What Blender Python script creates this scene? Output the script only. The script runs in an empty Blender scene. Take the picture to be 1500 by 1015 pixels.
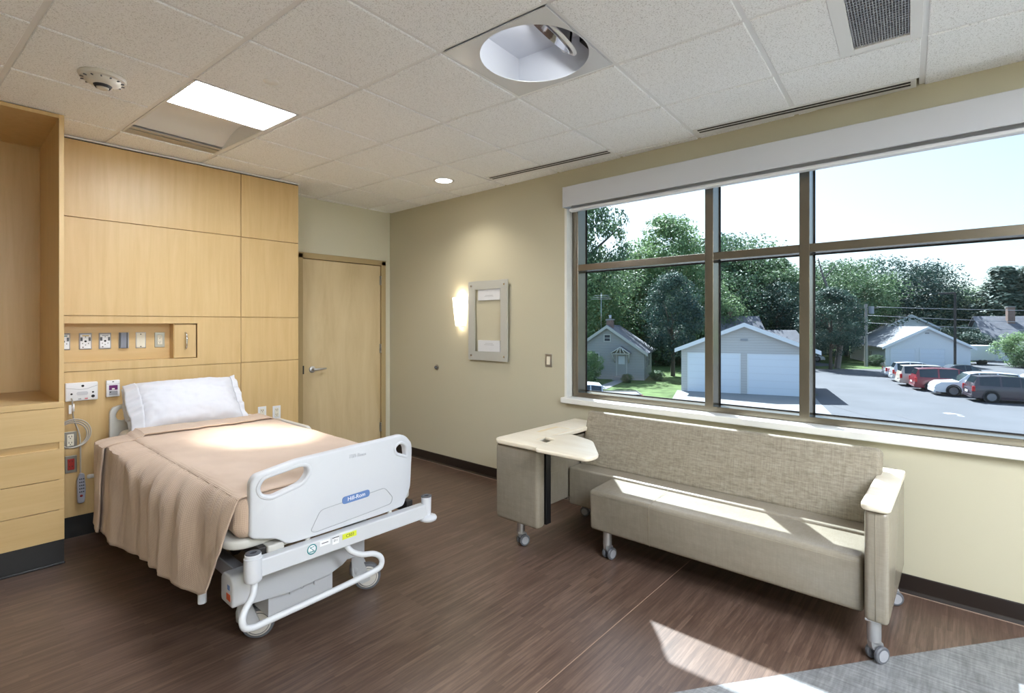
import bpy, bmesh, math, random
from mathutils import Vector, Matrix, Euler, noise
random.seed(7)
PI = math.pi
SC = bpy.context.scene
COL = SC.collection

# ------------------------------------------------------------------ camera, sky, sun, exposure
cam_d = bpy.data.cameras.new('camera')
cam = bpy.data.objects.new('camera', cam_d)
COL.objects.link(cam)
cam.location = (0, 0, 1.474)
cam.rotation_euler = (PI / 2, 0, 0.716 - PI / 2)
cam_d.sensor_width = 36
cam_d.lens = 749 / 1500 * 36
cam_d.shift_x = -0.008
cam_d.shift_y = -0.0221
cam_d.clip_start = 0.05
cam_d.clip_end = 900
SC.camera = cam

SC.view_settings.view_transform = 'Standard'
SC.view_settings.look = 'None'
SC.view_settings.gamma = 1
SC.view_settings.exposure = 0.90
SC.view_settings.use_curve_mapping = False

SUN_DIR = Vector((0.733 * math.cos(math.radians(49.5)), 0.680 * math.cos(math.radians(49.5)), math.sin(math.radians(49.5))))
world = bpy.data.worlds.new('sky')
SC.world = world
world.use_nodes = True
wn = world.node_tree.nodes
wl = world.node_tree.links
wn.clear()
w_out = wn.new('ShaderNodeOutputWorld')
w_bg = wn.new('ShaderNodeBackground')
w_sky = wn.new('ShaderNodeTexSky')
w_sky.sky_type = 'NISHITA'
w_sky.sun_disc = False
w_sky.sun_elevation = math.radians(49.5)
w_sky.sun_rotation = math.atan2(0.733, 0.680)
w_sky.dust_density = 2.0
w_sky.air_density = 1.0
w_mul = wn.new('ShaderNodeMix')
w_mul.data_type = 'RGBA'
w_mul.blend_type = 'MULTIPLY'
w_mul.inputs[0].default_value = 1
w_mul.inputs[7].default_value = (0.125, 0.118, 0.112, 1)
w_add = wn.new('ShaderNodeMix')
w_add.data_type = 'RGBA'
w_add.blend_type = 'ADD'
w_add.inputs[0].default_value = 1
w_add.inputs[7].default_value = (0.16, 0.22, 0.28, 1)
wl.new(w_sky.outputs[0], w_mul.inputs[6])
wl.new(w_mul.outputs[2], w_add.inputs[6])
wl.new(w_add.outputs[2], w_bg.inputs[0])
w_bg.inputs[1].default_value = 0.93
wl.new(w_bg.outputs[0], w_out.inputs[0])

sun_d = bpy.data.lights.new('sun', 'SUN')
sun_d.energy = 10.8
sun_d.angle = math.radians(0.5)
sun_d.color = (1.0, 0.98, 0.95)
sun = bpy.data.objects.new('sun', sun_d)
COL.objects.link(sun)
sun.location = (20, 20, 40)
sun.rotation_euler = (-SUN_DIR).to_track_quat('-Z', 'Y').to_euler()

SC.cycles.max_bounces = 9
SC.cycles.diffuse_bounces = 6
SC.cycles.glossy_bounces = 3
SC.cycles.transparent_max_bounces = 12
SC.cycles.sample_clamp_indirect = 6.0
SC.cycles.caustics_reflective = False
SC.cycles.caustics_refractive = False

LAMP_CEIL = 340.0     # emission of the bed troffer and of the added fill panels
SPOT_W = 720.0
CAN_W = 30.0

# ------------------------------------------------------------------ materials
def lin(c):
    r = []
    for v in c[:3]:
        v = v / 255
        r.append(v / 12.92 if v <= 0.04045 else ((v + 0.055) / 1.055) ** 2.4)
    return (r[0], r[1], r[2], 1)

def new_mat(name):
    m = bpy.data.materials.new(name)
    m.use_nodes = True
    return m, m.node_tree.nodes, m.node_tree.links, m.node_tree.nodes['Principled BSDF']

def M(name, col, rough=0.5, metal=0.0, spec=0.5, bump=0.0, bscale=60, emit=0, vary=0.0, vscale=3.0, coat=0):
    m, n, l, p = new_mat(name)
    c = lin(col)
    p.inputs['Base Color'].default_value = c
    p.inputs['Roughness'].default_value = rough
    p.inputs['Metallic'].default_value = metal
    p.inputs['Specular IOR Level'].default_value = spec
    p.inputs['Coat Weight'].default_value = coat
    tc = n.new('ShaderNodeTexCoord')
    if vary:
        nz = n.new('ShaderNodeTexNoise'); nz.inputs['Scale'].default_value = vscale; nz.inputs['Detail'].default_value = 5
        rp = n.new('ShaderNodeValToRGB')
        rp.color_ramp.elements[0].position = 0.3; rp.color_ramp.elements[1].position = 0.7
        rp.color_ramp.elements[0].color = tuple(max(0, v * (1 - vary)) for v in c[:3]) + (1,)
        rp.color_ramp.elements[1].color = tuple(min(1, v * (1 + vary)) for v in c[:3]) + (1,)
        l.new(tc.outputs['Object'], nz.inputs['Vector']); l.new(nz.outputs[0], rp.inputs[0]); l.new(rp.outputs[0], p.inputs['Base Color'])
    if bump:
        nb = n.new('ShaderNodeTexNoise'); nb.inputs['Scale'].default_value = bscale; nb.inputs['Detail'].default_value = 3
        b = n.new('ShaderNodeBump'); b.inputs['Strength'].default_value = bump; b.inputs['Distance'].default_value = 0.002
        l.new(tc.outputs['Object'], nb.inputs['Vector']); l.new(nb.outputs[0], b.inputs['Height']); l.new(b.outputs[0], p.inputs['Normal'])
    if emit:
        p.inputs['Emission Color'].default_value = c
        p.inputs['Emission Strength'].default_value = emit
    return m

def grain(name, c1, c2, c3, stretch, rough=0.4, bump=0.05, scale=1.0, spec=0.5, rough_var=0.0):
    """stretched-noise wood or fabric grain; stretch = (sx, sy, sz) of the object coordinates"""
    m, n, l, p = new_mat(name)
    tc = n.new('ShaderNodeTexCoord')
    mp = n.new('ShaderNodeMapping'); mp.inputs['Scale'].default_value = stretch
    nz = n.new('ShaderNodeTexNoise'); nz.inputs['Scale'].default_value = scale; nz.inputs['Detail'].default_value = 8; nz.inputs['Roughness'].default_value = 0.62
    nz.inputs['Distortion'].default_value = 0.4
    rp = n.new('ShaderNodeValToRGB')
    e = rp.color_ramp.elements
    e[0].position = 0.30; e[1].position = 0.72
    e[0].color = lin(c1); e[1].color = lin(c3)
    k = e.new(0.5); k.color = lin(c2)
    l.new(tc.outputs['Object'], mp.inputs[0]); l.new(mp.outputs[0], nz.inputs['Vector'])
    l.new(nz.outputs[0], rp.inputs[0]); l.new(rp.outputs[0], p.inputs['Base Color'])
    p.inputs['Roughness'].default_value = rough
    p.inputs['Specular IOR Level'].default_value = spec
    if bump:
        b = n.new('ShaderNodeBump'); b.inputs['Strength'].default_value = bump; b.inputs['Distance'].default_value = 0.002
        l.new(nz.outputs[0], b.inputs['Height']); l.new(b.outputs[0], p.inputs['Normal'])
    return m

def weave(name, c1, c2, c3, k=2.4, rough=0.6, spec=0.4, bump=0.25, freq=60):
    """cross-hatched woven look: three stretched noises averaged"""
    m, n, l, p = new_mat(name)
    tc = n.new('ShaderNodeTexCoord')
    outs = []
    for st in ((freq * 8, freq, freq * .18), (freq * .18, freq, freq * 8), (freq, freq * 8, freq * .3), (freq*8, freq * .2, freq)):
        mp = n.new('ShaderNodeMapping'); mp.inputs['Scale'].default_value = tuple(v * .1 for v in st)
        nz = n.new('ShaderNodeTexNoise'); nz.inputs['Scale'].default_value = k; nz.inputs['Detail'].default_value = 4
        l.new(tc.outputs['Object'], mp.inputs[0]); l.new(mp.outputs[0], nz.inputs['Vector'])
        outs.append(nz.outputs[0])
    cur = outs[0]
    for i, o in enumerate(outs[1:]):
        a = n.new('ShaderNodeMath'); a.operation = 'ADD'; l.new(cur, a.inputs[0]); l.new(o, a.inputs[1]); cur = a.outputs[0]
    d = n.new('ShaderNodeMath'); d.operation = 'MULTIPLY'; d.inputs[1].default_value = 0.25; l.new(cur, d.inputs[0])
    rp = n.new('ShaderNodeValToRGB'); e = rp.color_ramp.elements
    e[0].position = 0.38; e[1].position = 0.62; e[0].color = lin(c1); e[1].color = lin(c3)
    kx = e.new(0.5); kx.color = lin(c2)
    l.new(d.outputs[0], rp.inputs[0]); l.new(rp.outputs[0], p.inputs['Base Color'])
    p.inputs['Roughness'].default_value = rough; p.inputs['Specular IOR Level'].default_value = spec
    b = n.new('ShaderNodeBump'); b.inputs['Strength'].default_value = bump; b.inputs['Distance'].default_value = 0.001
    l.new(d.outputs[0], b.inputs['Height']); l.new(b.outputs[0], p.inputs['Normal'])
    return m

def plank_floor():
    m, n, l, p = new_mat('brown_vinyl_planks')
    tc = n.new('ShaderNodeTexCoord')
    br = n.new('ShaderNodeTexBrick')
    br.offset = 0.37; br.inputs['Scale'].default_value = 1.0
    br.inputs['Brick Width'].default_value = 0.42; br.inputs['Row Height'].default_value = 0.022
    br.inputs['Mortar Size'].default_value = 0.0; br.inputs['Bias'].default_value = 0.0
    br.inputs['Color1'].default_value = (0.25, 0.25, 0.25, 1); br.inputs['Color2'].default_value = (0.75, 0.75, 0.75, 1)
    br.inputs['Mortar'].default_value = (0.5, 0.5, 0.5, 1)
    mp = n.new('ShaderNodeMapping'); mp.inputs['Scale'].default_value = (3, 55, 1)
    nz = n.new('ShaderNodeTexNoise'); nz.inputs['Scale'].default_value = 1.6; nz.inputs['Detail'].default_value = 8; nz.inputs['Roughness'].default_value = .65
    n2 = n.new('ShaderNodeTexNoise'); n2.inputs['Scale'].default_value = 1.3; n2.inputs['Detail'].default_value = 2
    l.new(tc.outputs['Object'], br.inputs['Vector']); l.new(tc.outputs['Object'], mp.inputs[0]); l.new(mp.outputs[0], nz.inputs['Vector']); l.new(tc.outputs['Object'], n2.inputs['Vector'])
    mx = n.new('ShaderNodeMix'); mx.data_type = 'RGBA'; mx.inputs[0].default_value = 0.72
    l.new(br.outputs[0], mx.inputs[6]); l.new(nz.outputs[0], mx.inputs[7])
    mx2 = n.new('ShaderNodeMix'); mx2.data_type = 'RGBA'; mx2.inputs[0].default_value = 0.12
    l.new(mx.outputs[2], mx2.inputs[6]); l.new(n2.outputs[0], mx2.inputs[7])
    rp = n.new('ShaderNodeValToRGB'); e = rp.color_ramp.elements
    e[0].position = 0.33; e[1].position = 0.68
    e[0].color = lin((68, 52, 44)); e[1].color = lin((118, 97, 84)); k = e.new(.5); k.color = lin((90, 71, 61))
    l.new(mx2.outputs[2], rp.inputs[0]); l.new(rp.outputs[0], p.inputs['Base Color'])
    p.inputs['Roughness'].default_value = 0.34; p.inputs['Specular IOR Level'].default_value = 0.55
    b = n.new('ShaderNodeBump'); b.inputs['Strength'].default_value = 0.12; b.inputs['Distance'].default_value = 0.002
    l.new(nz.outputs[0], b.inputs['Height']); l.new(b.outputs[0], p.inputs['Normal'])
    return m

def tile_mat():
    m, n, l, p = new_mat('acoustic_tile')
    tc = n.new('ShaderNodeTexCoord')
    nz = n.new('ShaderNodeTexNoise'); nz.inputs['Scale'].default_value = 170; nz.inputs['Detail'].default_value = 3; nz.inputs['Roughness'].default_value = .7
    rp = n.new('ShaderNodeValToRGB'); e = rp.color_ramp.elements
    e[0].position = 0.36; e[1].position = 0.46; e[0].color = lin((204, 205, 207)); e[1].color = lin((246, 248, 251))
    l.new(tc.outputs['Object'], nz.inputs['Vector']); l.new(nz.outputs[0], rp.inputs[0]); l.new(rp.outputs[0], p.inputs['Base Color'])
    p.inputs['Roughness'].default_value = 0.9; p.inputs['Specular IOR Level'].default_value = .2
    b = n.new('ShaderNodeBump'); b.inputs['Strength'].default_value = 0.6; b.inputs['Distance'].default_value = 0.002
    l.new(nz.outputs[0], b.inputs['Height']); l.new(b.outputs[0], p.inputs['Normal'])
    return m

def glass_mat(name, tint=(0.86, 0.93, 0.97), refl=0.06):
    m, n, l, p = new_mat(name)
    n.remove(p)
    t = n.new('ShaderNodeBsdfTransparent'); t.inputs[0].default_value = tint + (1,)
    g = n.new('ShaderNodeBsdfGlossy'); g.inputs['Roughness'].default_value = 0.02
    mx = n.new('ShaderNodeMixShader')
    lw = n.new('ShaderNodeLayerWeight'); lw.inputs[0].default_value = 0.5
    pw = n.new('ShaderNodeMath'); pw.operation = 'POWER'; pw.inputs[1].default_value = 5
    ml = n.new('ShaderNodeMath'); ml.operation = 'MULTIPLY_ADD'; ml.inputs[1].default_value = 0.7; ml.inputs[2].default_value = 0.012
    l.new(lw.outputs['Facing'], pw.inputs[0]); l.new(pw.outputs[0], ml.inputs[0])
    l.new(ml.outputs[0], mx.inputs[0]); l.new(t.outputs[0], mx.inputs[1]); l.new(g.outputs[0], mx.inputs[2])
    l.new(mx.outputs[0], n['Material Output'].inputs[0])
    return m

def leaf_mat(name, c1, c2, trans=0.35):
    m, n, l, p = new_mat(name)
    tc = n.new('ShaderNodeTexCoord')
    nz = n.new('ShaderNodeTexNoise'); nz.inputs['Scale'].default_value = 1.1; nz.inputs['Detail'].default_value = 4
    rp = n.new('ShaderNodeValToRGB'); e = rp.color_ramp.elements
    e[0].position = 0.35; e[1].position = 0.65; e[0].color = lin(c1); e[1].color = lin(c2)
    l.new(tc.outputs['Object'], nz.inputs['Vector']); l.new(nz.outputs[0], rp.inputs[0])
    p.inputs['Roughness'].default_value = 0.55; p.inputs['Specular IOR Level'].default_value = .3
    l.new(rp.outputs[0], p.inputs['Base Color'])
    tr = n.new('ShaderNodeBsdfTranslucent'); l.new(rp.outputs[0], tr.inputs[0])
    mx = n.new('ShaderNodeMixShader'); mx.inputs[0].default_value = trans
    l.new(p.outputs[0], mx.inputs[1]); l.new(tr.outputs[0], mx.inputs[2]); l.new(mx.outputs[0], n['Material Output'].inputs[0])
    return m

def lap_mat(name, col, pitch, axis='Z', amt=0.16, rough=.5):
    """lap siding: dark line at each course"""
    m, n, l, p = new_mat(name)
    tc = n.new('ShaderNodeTexCoord'); sx = n.new('ShaderNodeSeparateXYZ')
    l.new(tc.outputs['Object'], sx.inputs[0])
    dv = n.new('ShaderNodeMath'); dv.operation = 'DIVIDE'; dv.inputs[1].default_value = pitch
    fr = n.new('ShaderNodeMath'); fr.operation = 'FRACT'
    l.new(sx.outputs[axis], dv.inputs[0]); l.new(dv.outputs[0], fr.inputs[0])
    b = n.new('ShaderNodeBump'); b.inputs['Strength'].default_value = 0.7; b.inputs['Distance'].default_value = 0.03; b.invert = True
    l.new(fr.outputs[0], b.inputs['Height']); l.new(b.outputs[0], p.inputs['Normal'])
    rp = n.new('ShaderNodeValToRGB'); e = rp.color_ramp.elements
    c = lin(col)
    e[0].position = 0.0; e[1].position = 0.14; e[0].color = tuple(v * (1 - amt * 2) for v in c[:3]) + (1,); e[1].color = c
    l.new(fr.outputs[0], rp.inputs[0]); l.new(rp.outputs[0], p.inputs['Base Color'])
    p.inputs['Roughness'].default_value = rough
    return m

MAPLE = grain('maple_laminate', (199, 167, 115), (205, 174, 123), (211, 181, 131), (14, 14, 1.0), 0.38, 0.02, 1.6)
MAPLE_H = grain('maple_laminate_shelf', (199, 167, 115), (205, 174, 123), (211, 181, 131), (1.0, 14, 14), 0.38, 0.02, 1.6)
MAPLE_D = grain('maple_door_veneer', (196, 174, 134), (208, 188, 150), (216, 198, 162), (5, 5, 0.8), 0.4, 0.02, 1.1)
DOORFRAME = M('tan_painted_steel', (176, 156, 116), .45)
WALLP = M('cream_wall_paint', (190, 184, 161), .75, spec=.3, bump=.08, bscale=220)
WALLQ = M('pale_wall_paint', (210, 207, 188), .75, spec=.3, bump=.08, bscale=220)
FLOOR = plank_floor()
CARPET = weave('grey_woven_vinyl', (92, 93, 95), (120, 121, 123), (146, 147, 148), 2.5, .5, .5, .2, 40)
SEAM = M('vinyl_weld_seam', (150, 126, 108), .5)
COVE = M('dark_brown_cove_base', (34, 26, 23), .35)
BLACKBASE = M('black_toe_kick', (22, 21, 22), .4)
TILE = tile_mat()
GRID = M('white_ceiling_grid', (232, 233, 235), .45)
WHITE = M('white_enamel', (225, 226, 228), .4)
WHITEP = M('white_plastic', (226, 227, 230), .35)
TRIMW = M('white_window_trim', (224, 223, 218), .45)
SHADEM = M('white_shade_fascia', (196, 198, 204), .5)
ALU = M('champagne_anodised_aluminium', (122, 114, 101), .26, .8)
GASKET = M('black_gasket', (20, 20, 22), .6)
GLASS = glass_mat('window_glass')
CHROME = M('polished_chrome', (215, 215, 218), .12, 1.0)
STEEL = M('brushed_steel', (170, 168, 162), .32, 1.0)
SATIN = M('satin_aluminium', (190, 190, 192), .35, .8)
BLACK = M('black_plastic', (16, 16, 18), .45)
DARK = M('dark_metal', (40, 38, 38), .45)
BEDW = M('bed_white_plastic', (206, 208, 213), .38, coat=.15)
BEDC = M('bed_cream_plastic', (194, 192, 186), .42)
BEDG = M('bed_grey_plastic', (176, 178, 182), .45)
BEDM = M('bed_white_metal', (202, 204, 208), .35)
RUBBER = M('grey_rubber_tyre', (92, 94, 100), .6)
DISC = M('light_grey_wheel_disc', (196, 192, 186), .45)
BLUE = M('blue_label', (98, 128, 180), .5)
YELLOW = M('yellow_label', (214, 222, 64), .6)
TEAL = M('teal_logo', (40, 130, 136), .6)
LABELW = M('white_label', (238, 238, 240), .5)
INK = M('black_ink', (24, 24, 30), .6)
LINE = M('mould_line_grey', (168, 171, 176), .5)
PILLOW = M('white_cotton', (206, 207, 214), .85, spec=.2, bump=.1, bscale=500)
SHEET = M('white_sheet', (230, 230, 234), .85, spec=.2)
UPH = weave('taupe_crosshatch_fabric', (118, 110, 95), (141, 132, 116), (160, 152, 137), 6.0, .6, .35, .15, 55)
VINYL = weave('taupe_coated_vinyl', (132, 124, 110), (138, 130, 116), (144, 137, 124), 4.0, .27, .75, .03, 90)
CREAM = grain('cream_maple_laminate_top', (226, 214, 192), (234, 224, 204), (240, 232, 216), (8, 1.4, 8), .35, 0.0, 1.4)
CREAMEDGE = M('cream_moulded_edge', (232, 214, 176), .45)
REDP = M('red_plastic', (150, 36, 30), .4)
PURPLE = M('purple_screen', (96, 20, 96), .4)
IVORY = M('ivory_plastic', (224, 218, 200), .4)
GREYP = M('grey_plastic', (150, 152, 158), .45)
DGREY = M('dark_grey_plastic', (88, 90, 96), .5)

def blanket_mat():
    m, n, l, p = new_mat('tan_waffle_blanket')
    tc = n.new('ShaderNodeTexCoord')
    b1 = n.new('ShaderNodeTexNoise'); b1.inputs['Scale'].default_value = 4; b1.inputs['Detail'].default_value = 3
    rp = n.new('ShaderNodeValToRGB'); e = rp.color_ramp.elements
    e[0].position = .3; e[1].position = .7; e[0].color = lin((186, 162, 142)); e[1].color = lin((198, 175, 155))
    l.new(tc.outputs['Object'], b1.inputs['Vector']); l.new(b1.outputs[0], rp.inputs[0]); l.new(rp.outputs[0], p.inputs['Base Color'])
    p.inputs['Roughness'].default_value = .92; p.inputs['Specular IOR Level'].default_value = .15
    p.inputs['Sheen Weight'].default_value = .2
    cur = None
    for d in ('X', 'Y', 'Z'):
        w = n.new('ShaderNodeTexWave'); w.wave_type = 'BANDS'; w.bands_direction = d; w.inputs['Scale'].default_value = 75
        w.inputs['Distortion'].default_value = .6; w.inputs['Detail'].default_value = 1
        l.new(tc.outputs['Object'], w.inputs['Vector'])
        if cur is None: cur = w.outputs['Fac']
        else:
            a = n.new('ShaderNodeMath'); a.operation = 'ADD'; l.new(cur, a.inputs[0]); l.new(w.outputs['Fac'], a.inputs[1]); cur = a.outputs[0]
    b = n.new('ShaderNodeBump'); b.inputs['Strength'].default_value = .35; b.inputs['Distance'].default_value = .002
    l.new(cur, b.inputs['Height']); l.new(b.outputs[0], p.inputs['Normal'])
    return m
BLANKET = blanket_mat()

# ------------------------------------------------------------------ mesh helpers
def BM(): return bmesh.new()

def box(bm, x0, x1, y0, y1, z0, z1, bev=0.0, seg=2, mi=0, rot=None, piv=None):
    x0, x1 = min(x0, x1), max(x0, x1); y0, y1 = min(y0, y1), max(y0, y1); z0, z1 = min(z0, z1), max(z0, z1)
    t = bmesh.new()
    bmesh.ops.create_cube(t, size=1)
    bmesh.ops.scale(t, vec=(x1 - x0, y1 - y0, z1 - z0), verts=t.verts)
    if bev > 0:
        bev = min(bev, .49 * min(x1 - x0, y1 - y0, z1 - z0))
        bmesh.ops.bevel(t, geom=t.edges[:], offset=bev, segments=seg, affect='EDGES', profile=.5)
    bmesh.ops.translate(t, vec=((x0 + x1) / 2, (y0 + y1) / 2, (z0 + z1) / 2), verts=t.verts)
    if rot is not None:
        pv = Vector(piv) if piv else Vector(((x0 + x1) / 2, (y0 + y1) / 2, (z0 + z1) / 2))
        bmesh.ops.transform(t, matrix=Matrix.Translation(pv) @ rot.to_4x4() @ Matrix.Translation(-pv), verts=t.verts)
    merge(bm, t, mi)
    return bm

def merge(bm, t, mi=0):
    off = {}
    for v in t.verts: off[v] = bm.verts.new(v.co)
    for f in t.faces:
        try:
            g = bm.faces.new([off[v] for v in f.verts]); g.material_index = mi; g.smooth = f.smooth
        except ValueError: pass
    t.free()

def cyl(bm, p0, p1, r, r2=None, seg=20, mi=0, caps=True):
    p0 = Vector(p0); p1 = Vector(p1); d = p1 - p0
    if r2 is None: r2 = r
    q = d.to_track_quat('Z', 'Y')
    a, b = [], []
    for i in range(seg):
        t = 2 * PI * i / seg
        o = q @ Vector((math.cos(t), math.sin(t), 0))
        a.append(bm.verts.new(p0 + o * r)); b.append(bm.verts.new(p1 + o * r2))
    for i in range(seg):
        j = (i + 1) % seg
        f = bm.faces.new((a[i], a[j], b[j], b[i])); f.smooth = True; f.material_index = mi
    if caps:
        f = bm.faces.new(a[::-1]); f.material_index = mi
        f = bm.faces.new(b); f.material_index = mi
    return bm

def lathe(bm, c, prof, axis=(0, 0, 1), seg=28, mi=0, smooth=True):
    """prof: list of (radius, height) along axis"""
    q = Vector(axis).normalized().to_track_quat('Z', 'Y'); c = Vector(c)
    rings = []
    for r, h in prof:
        rings.append([bm.verts.new(c + q @ Vector((max(r, 1e-5) * math.cos(2 * PI * i / seg), max(r, 1e-5) * math.sin(2 * PI * i / seg), h))) for i in range(seg)])
    for a, b in zip(rings, rings[1:]):
        for i in range(seg):
            j = (i + 1) % seg
            f = bm.faces.new((a[i], a[j], b[j], b[i])); f.smooth = smooth; f.material_index = mi
    return bm

def smooth_path(pts, n=6):
    P = [Vector(p) for p in pts]
    out = []
    for i in range(len(P) - 1):
        p0 = P[max(i - 1, 0)]; p1 = P[i]; p2 = P[i + 1]; p3 = P[min(i + 2, len(P) - 1)]
        for k in range(n):
            t = k / n
            out.append(.5 * ((2 * p1) + (-p0 + p2) * t + (2 * p0 - 5 * p1 + 4 * p2 - p3) * t * t + (-p0 + 3 * p1 - 3 * p2 + p3) * t ** 3))
    out.append(P[-1])
    return out

def tube(bm, pts, r, seg=10, mi=0, sm=0):
    n0 = len(pts)
    if sm: pts = smooth_path(pts, sm)
    P = [Vector(p) for p in pts]
    if isinstance(r, (list, tuple)) and len(r) != len(P):
        rs = []
        for i in range(len(P)):
            t = i / (len(P) - 1) * (n0 - 1); k = min(int(t), n0 - 2); rs.append(r[k] + (r[k + 1] - r[k]) * (t - k))
        r = rs
    rings = []; up = None
    for i, p in enumerate(P):
        d = (P[min(i + 1, len(P) - 1)] - P[max(i - 1, 0)]).normalized()
        if up is None:
            up = Vector((0, 0, 1)) if abs(d.z) < .9 else Vector((1, 0, 0))
        s = d.cross(up).normalized(); up = s.cross(d).normalized()
        rr = r[i] if isinstance(r, (list, tuple)) else r
        rings.append([bm.verts.new(p + (s * math.cos(2 * PI * k / seg) + up * math.sin(2 * PI * k / seg)) * rr) for k in range(seg)])
    for a, b in zip(rings, rings[1:]):
        for k in range(seg):
            j = (k + 1) % seg
            f = bm.faces.new((a[k], a[j], b[j], b[k])); f.smooth = True; f.material_index = mi
    for e in (rings[0][::-1], rings[-1]):
        f = bm.faces.new(e); f.material_index = mi
    return bm

def round_poly(pts, rad, n=5):
    """2D polygon with rounded corners"""
    out = []; N = len(pts)
    for i in range(N):
        p = Vector(pts[i]); a = Vector(pts[i - 1]); b = Vector(pts[(i + 1) % N])
        da = (a - p); db = (b - p)
        r = rad[i] if isinstance(rad, (list, tuple)) else rad
        r = min(r, da.length * .45, db.length * .45)
        s = p + da.normalized() * r; e = p + db.normalized() * r
        for k in range(n + 1):
            t = k / n
            out.append(tuple((1 - t) ** 2 * s + 2 * t * (1 - t) * p + t * t * e))
    return out

def slab(bm, outer, holes, fn, t0, t1, mi=0, bev=0.0):
    """extruded polygon with holes; fn(u, v, t) -> xyz"""
    t = bmesh.new()
    loops = [outer] + list(holes)
    edges = []
    for lp in loops:
        vs = [t.verts.new((u, v, 0)) for u, v in lp]
        for i in range(len(vs)): edges.append(t.edges.new((vs[i], vs[(i + 1) % len(vs)])))
    bmesh.ops.triangle_fill(t, edges=edges, use_beauty=True, use_dissolve=False)
    bmesh.ops.dissolve_limit(t, angle_limit=.001, verts=t.verts, edges=t.edges) if False else None
    r = bmesh.ops.extrude_face_region(t, geom=t.faces[:])
    top = [g for g in r['geom'] if isinstance(g, bmesh.types.BMVert)]
    for v in top: v.co.z = 1
    if bev > 0:
        es = [e for e in t.edges if len(e.link_faces) == 2 and abs(e.verts[0].co.z - e.verts[1].co.z) < .01 and e.calc_face_angle(0) > .8]
        for v in t.verts: v.co.z = t0 + (t1 - t0) * v.co.z
        bmesh.ops.recalc_face_normals(t, faces=t.faces)
        bmesh.ops.bevel(t, geom=es, offset=bev, segments=3, affect='EDGES', profile=.5)
    else:
        for v in t.verts: v.co.z = t0 + (t1 - t0) * v.co.z
    for v in t.verts: v.co = Vector(fn(*v.co))
    bmesh.ops.recalc_face_normals(t, faces=t.faces)
    merge(bm, t, mi)
    return bm

def root_loc(o):
    while o.parent is not None: o = o.parent
    return Vector(o.location)

def _obj(name, bm, mats, smooth=None, fix=True):
    if fix and smooth is not False: bmesh.ops.recalc_face_normals(bm, faces=bm.faces)
    me = bpy.data.meshes.new(name)
    if smooth: 
        for f in bm.faces: f.smooth = True
    bm.to_mesh(me); bm.free()
    for m in (mats if isinstance(mats, (list, tuple)) else [mats]): me.materials.append(m)
    o = bpy.data.objects.new(name, me); COL.objects.link(o)
    if smooth:
        try: me.set_sharp_from_angle(angle=math.radians(40))
        except Exception: pass
    return o

def part(name, bm, mats, parent, smooth=None, label=None, kind=None):
    L = root_loc(parent)
    bmesh.ops.translate(bm, vec=-L, verts=bm.verts)
    o = _obj(name, bm, mats, smooth); o.parent = parent
    if label: o['label'] = label
    if kind: o['kind'] = kind
    return o

def thing(name, label, cat, loc=(0, 0, 0), group=None):
    o = bpy.data.objects.new(name, None); COL.objects.link(o)
    o.empty_display_size = .1
    o.location = loc; o['label'] = label; o['category'] = cat
    if group: o['group'] = group
    return o

def solo(name, bm, mats, label, cat, group=None, smooth=None, kind=None):
    xs = [v.co.x for v in bm.verts]; ys = [v.co.y for v in bm.verts]; zs = [v.co.z for v in bm.verts]
    L = Vector(((min(xs) + max(xs)) / 2, (min(ys) + max(ys)) / 2, min(zs)))
    bmesh.ops.translate(bm, vec=-L, verts=bm.verts)
    o = _obj(name, bm, mats, smooth); o.location = L
    if label: o['label'] = label
    if cat: o['category'] = cat
    if group: o['group'] = group
    if kind: o['kind'] = kind
    return o

def struct(name, bm, mats, smooth=None, label=None):
    o = _obj(name, bm, mats, smooth); o['kind'] = 'structure'
    if label: o['label'] = label
    return o

def sroot(name):
    o = bpy.data.objects.new(name, None); COL.objects.link(o); o['kind'] = 'structure'
    return o

def text_bm(s, size, mat4, depth=0.0008, align='CENTER'):
    cu = bpy.data.curves.new('t', 'FONT'); cu.body = s; cu.size = size; cu.extrude = depth; cu.align_x = align; cu.align_y = 'CENTER'
    o = bpy.data.objects.new('t', cu); COL.objects.link(o)
    bpy.context.view_layer.update()
    me = o.evaluated_get(bpy.context.evaluated_depsgraph_get()).to_mesh()
    bm = bmesh.new(); bm.from_mesh(me); bmesh.ops.transform(bm, matrix=mat4, verts=bm.verts)
    o.to_mesh_clear(); bpy.data.objects.remove(o); bpy.data.curves.remove(cu)
    return bm

def frame4(origin, xdir, zdir=(0, 0, 1)):
    """matrix putting text in a plane: text x -> xdir, text y -> zdir"""
    x = Vector(xdir).normalized(); z = Vector(zdir).normalized(); nrm = x.cross(z)
    m = Matrix((x, z, nrm)).transposed().to_4x4(); m.translation = Vector(origin)
    return m

def add_light(name, kind, loc, energy, color=(1, 1, 1), parent=None, **kw):
    d = bpy.data.lights.new(name, kind); d.energy = energy; d.color = color
    for k, v in kw.items(): setattr(d, k, v)
    o = bpy.data.objects.new(name, d); COL.objects.link(o)
    if parent is not None:
        o.parent = parent; o.location = Vector(loc) - root_loc(parent)
    else: o.location = loc
    return o
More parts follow.
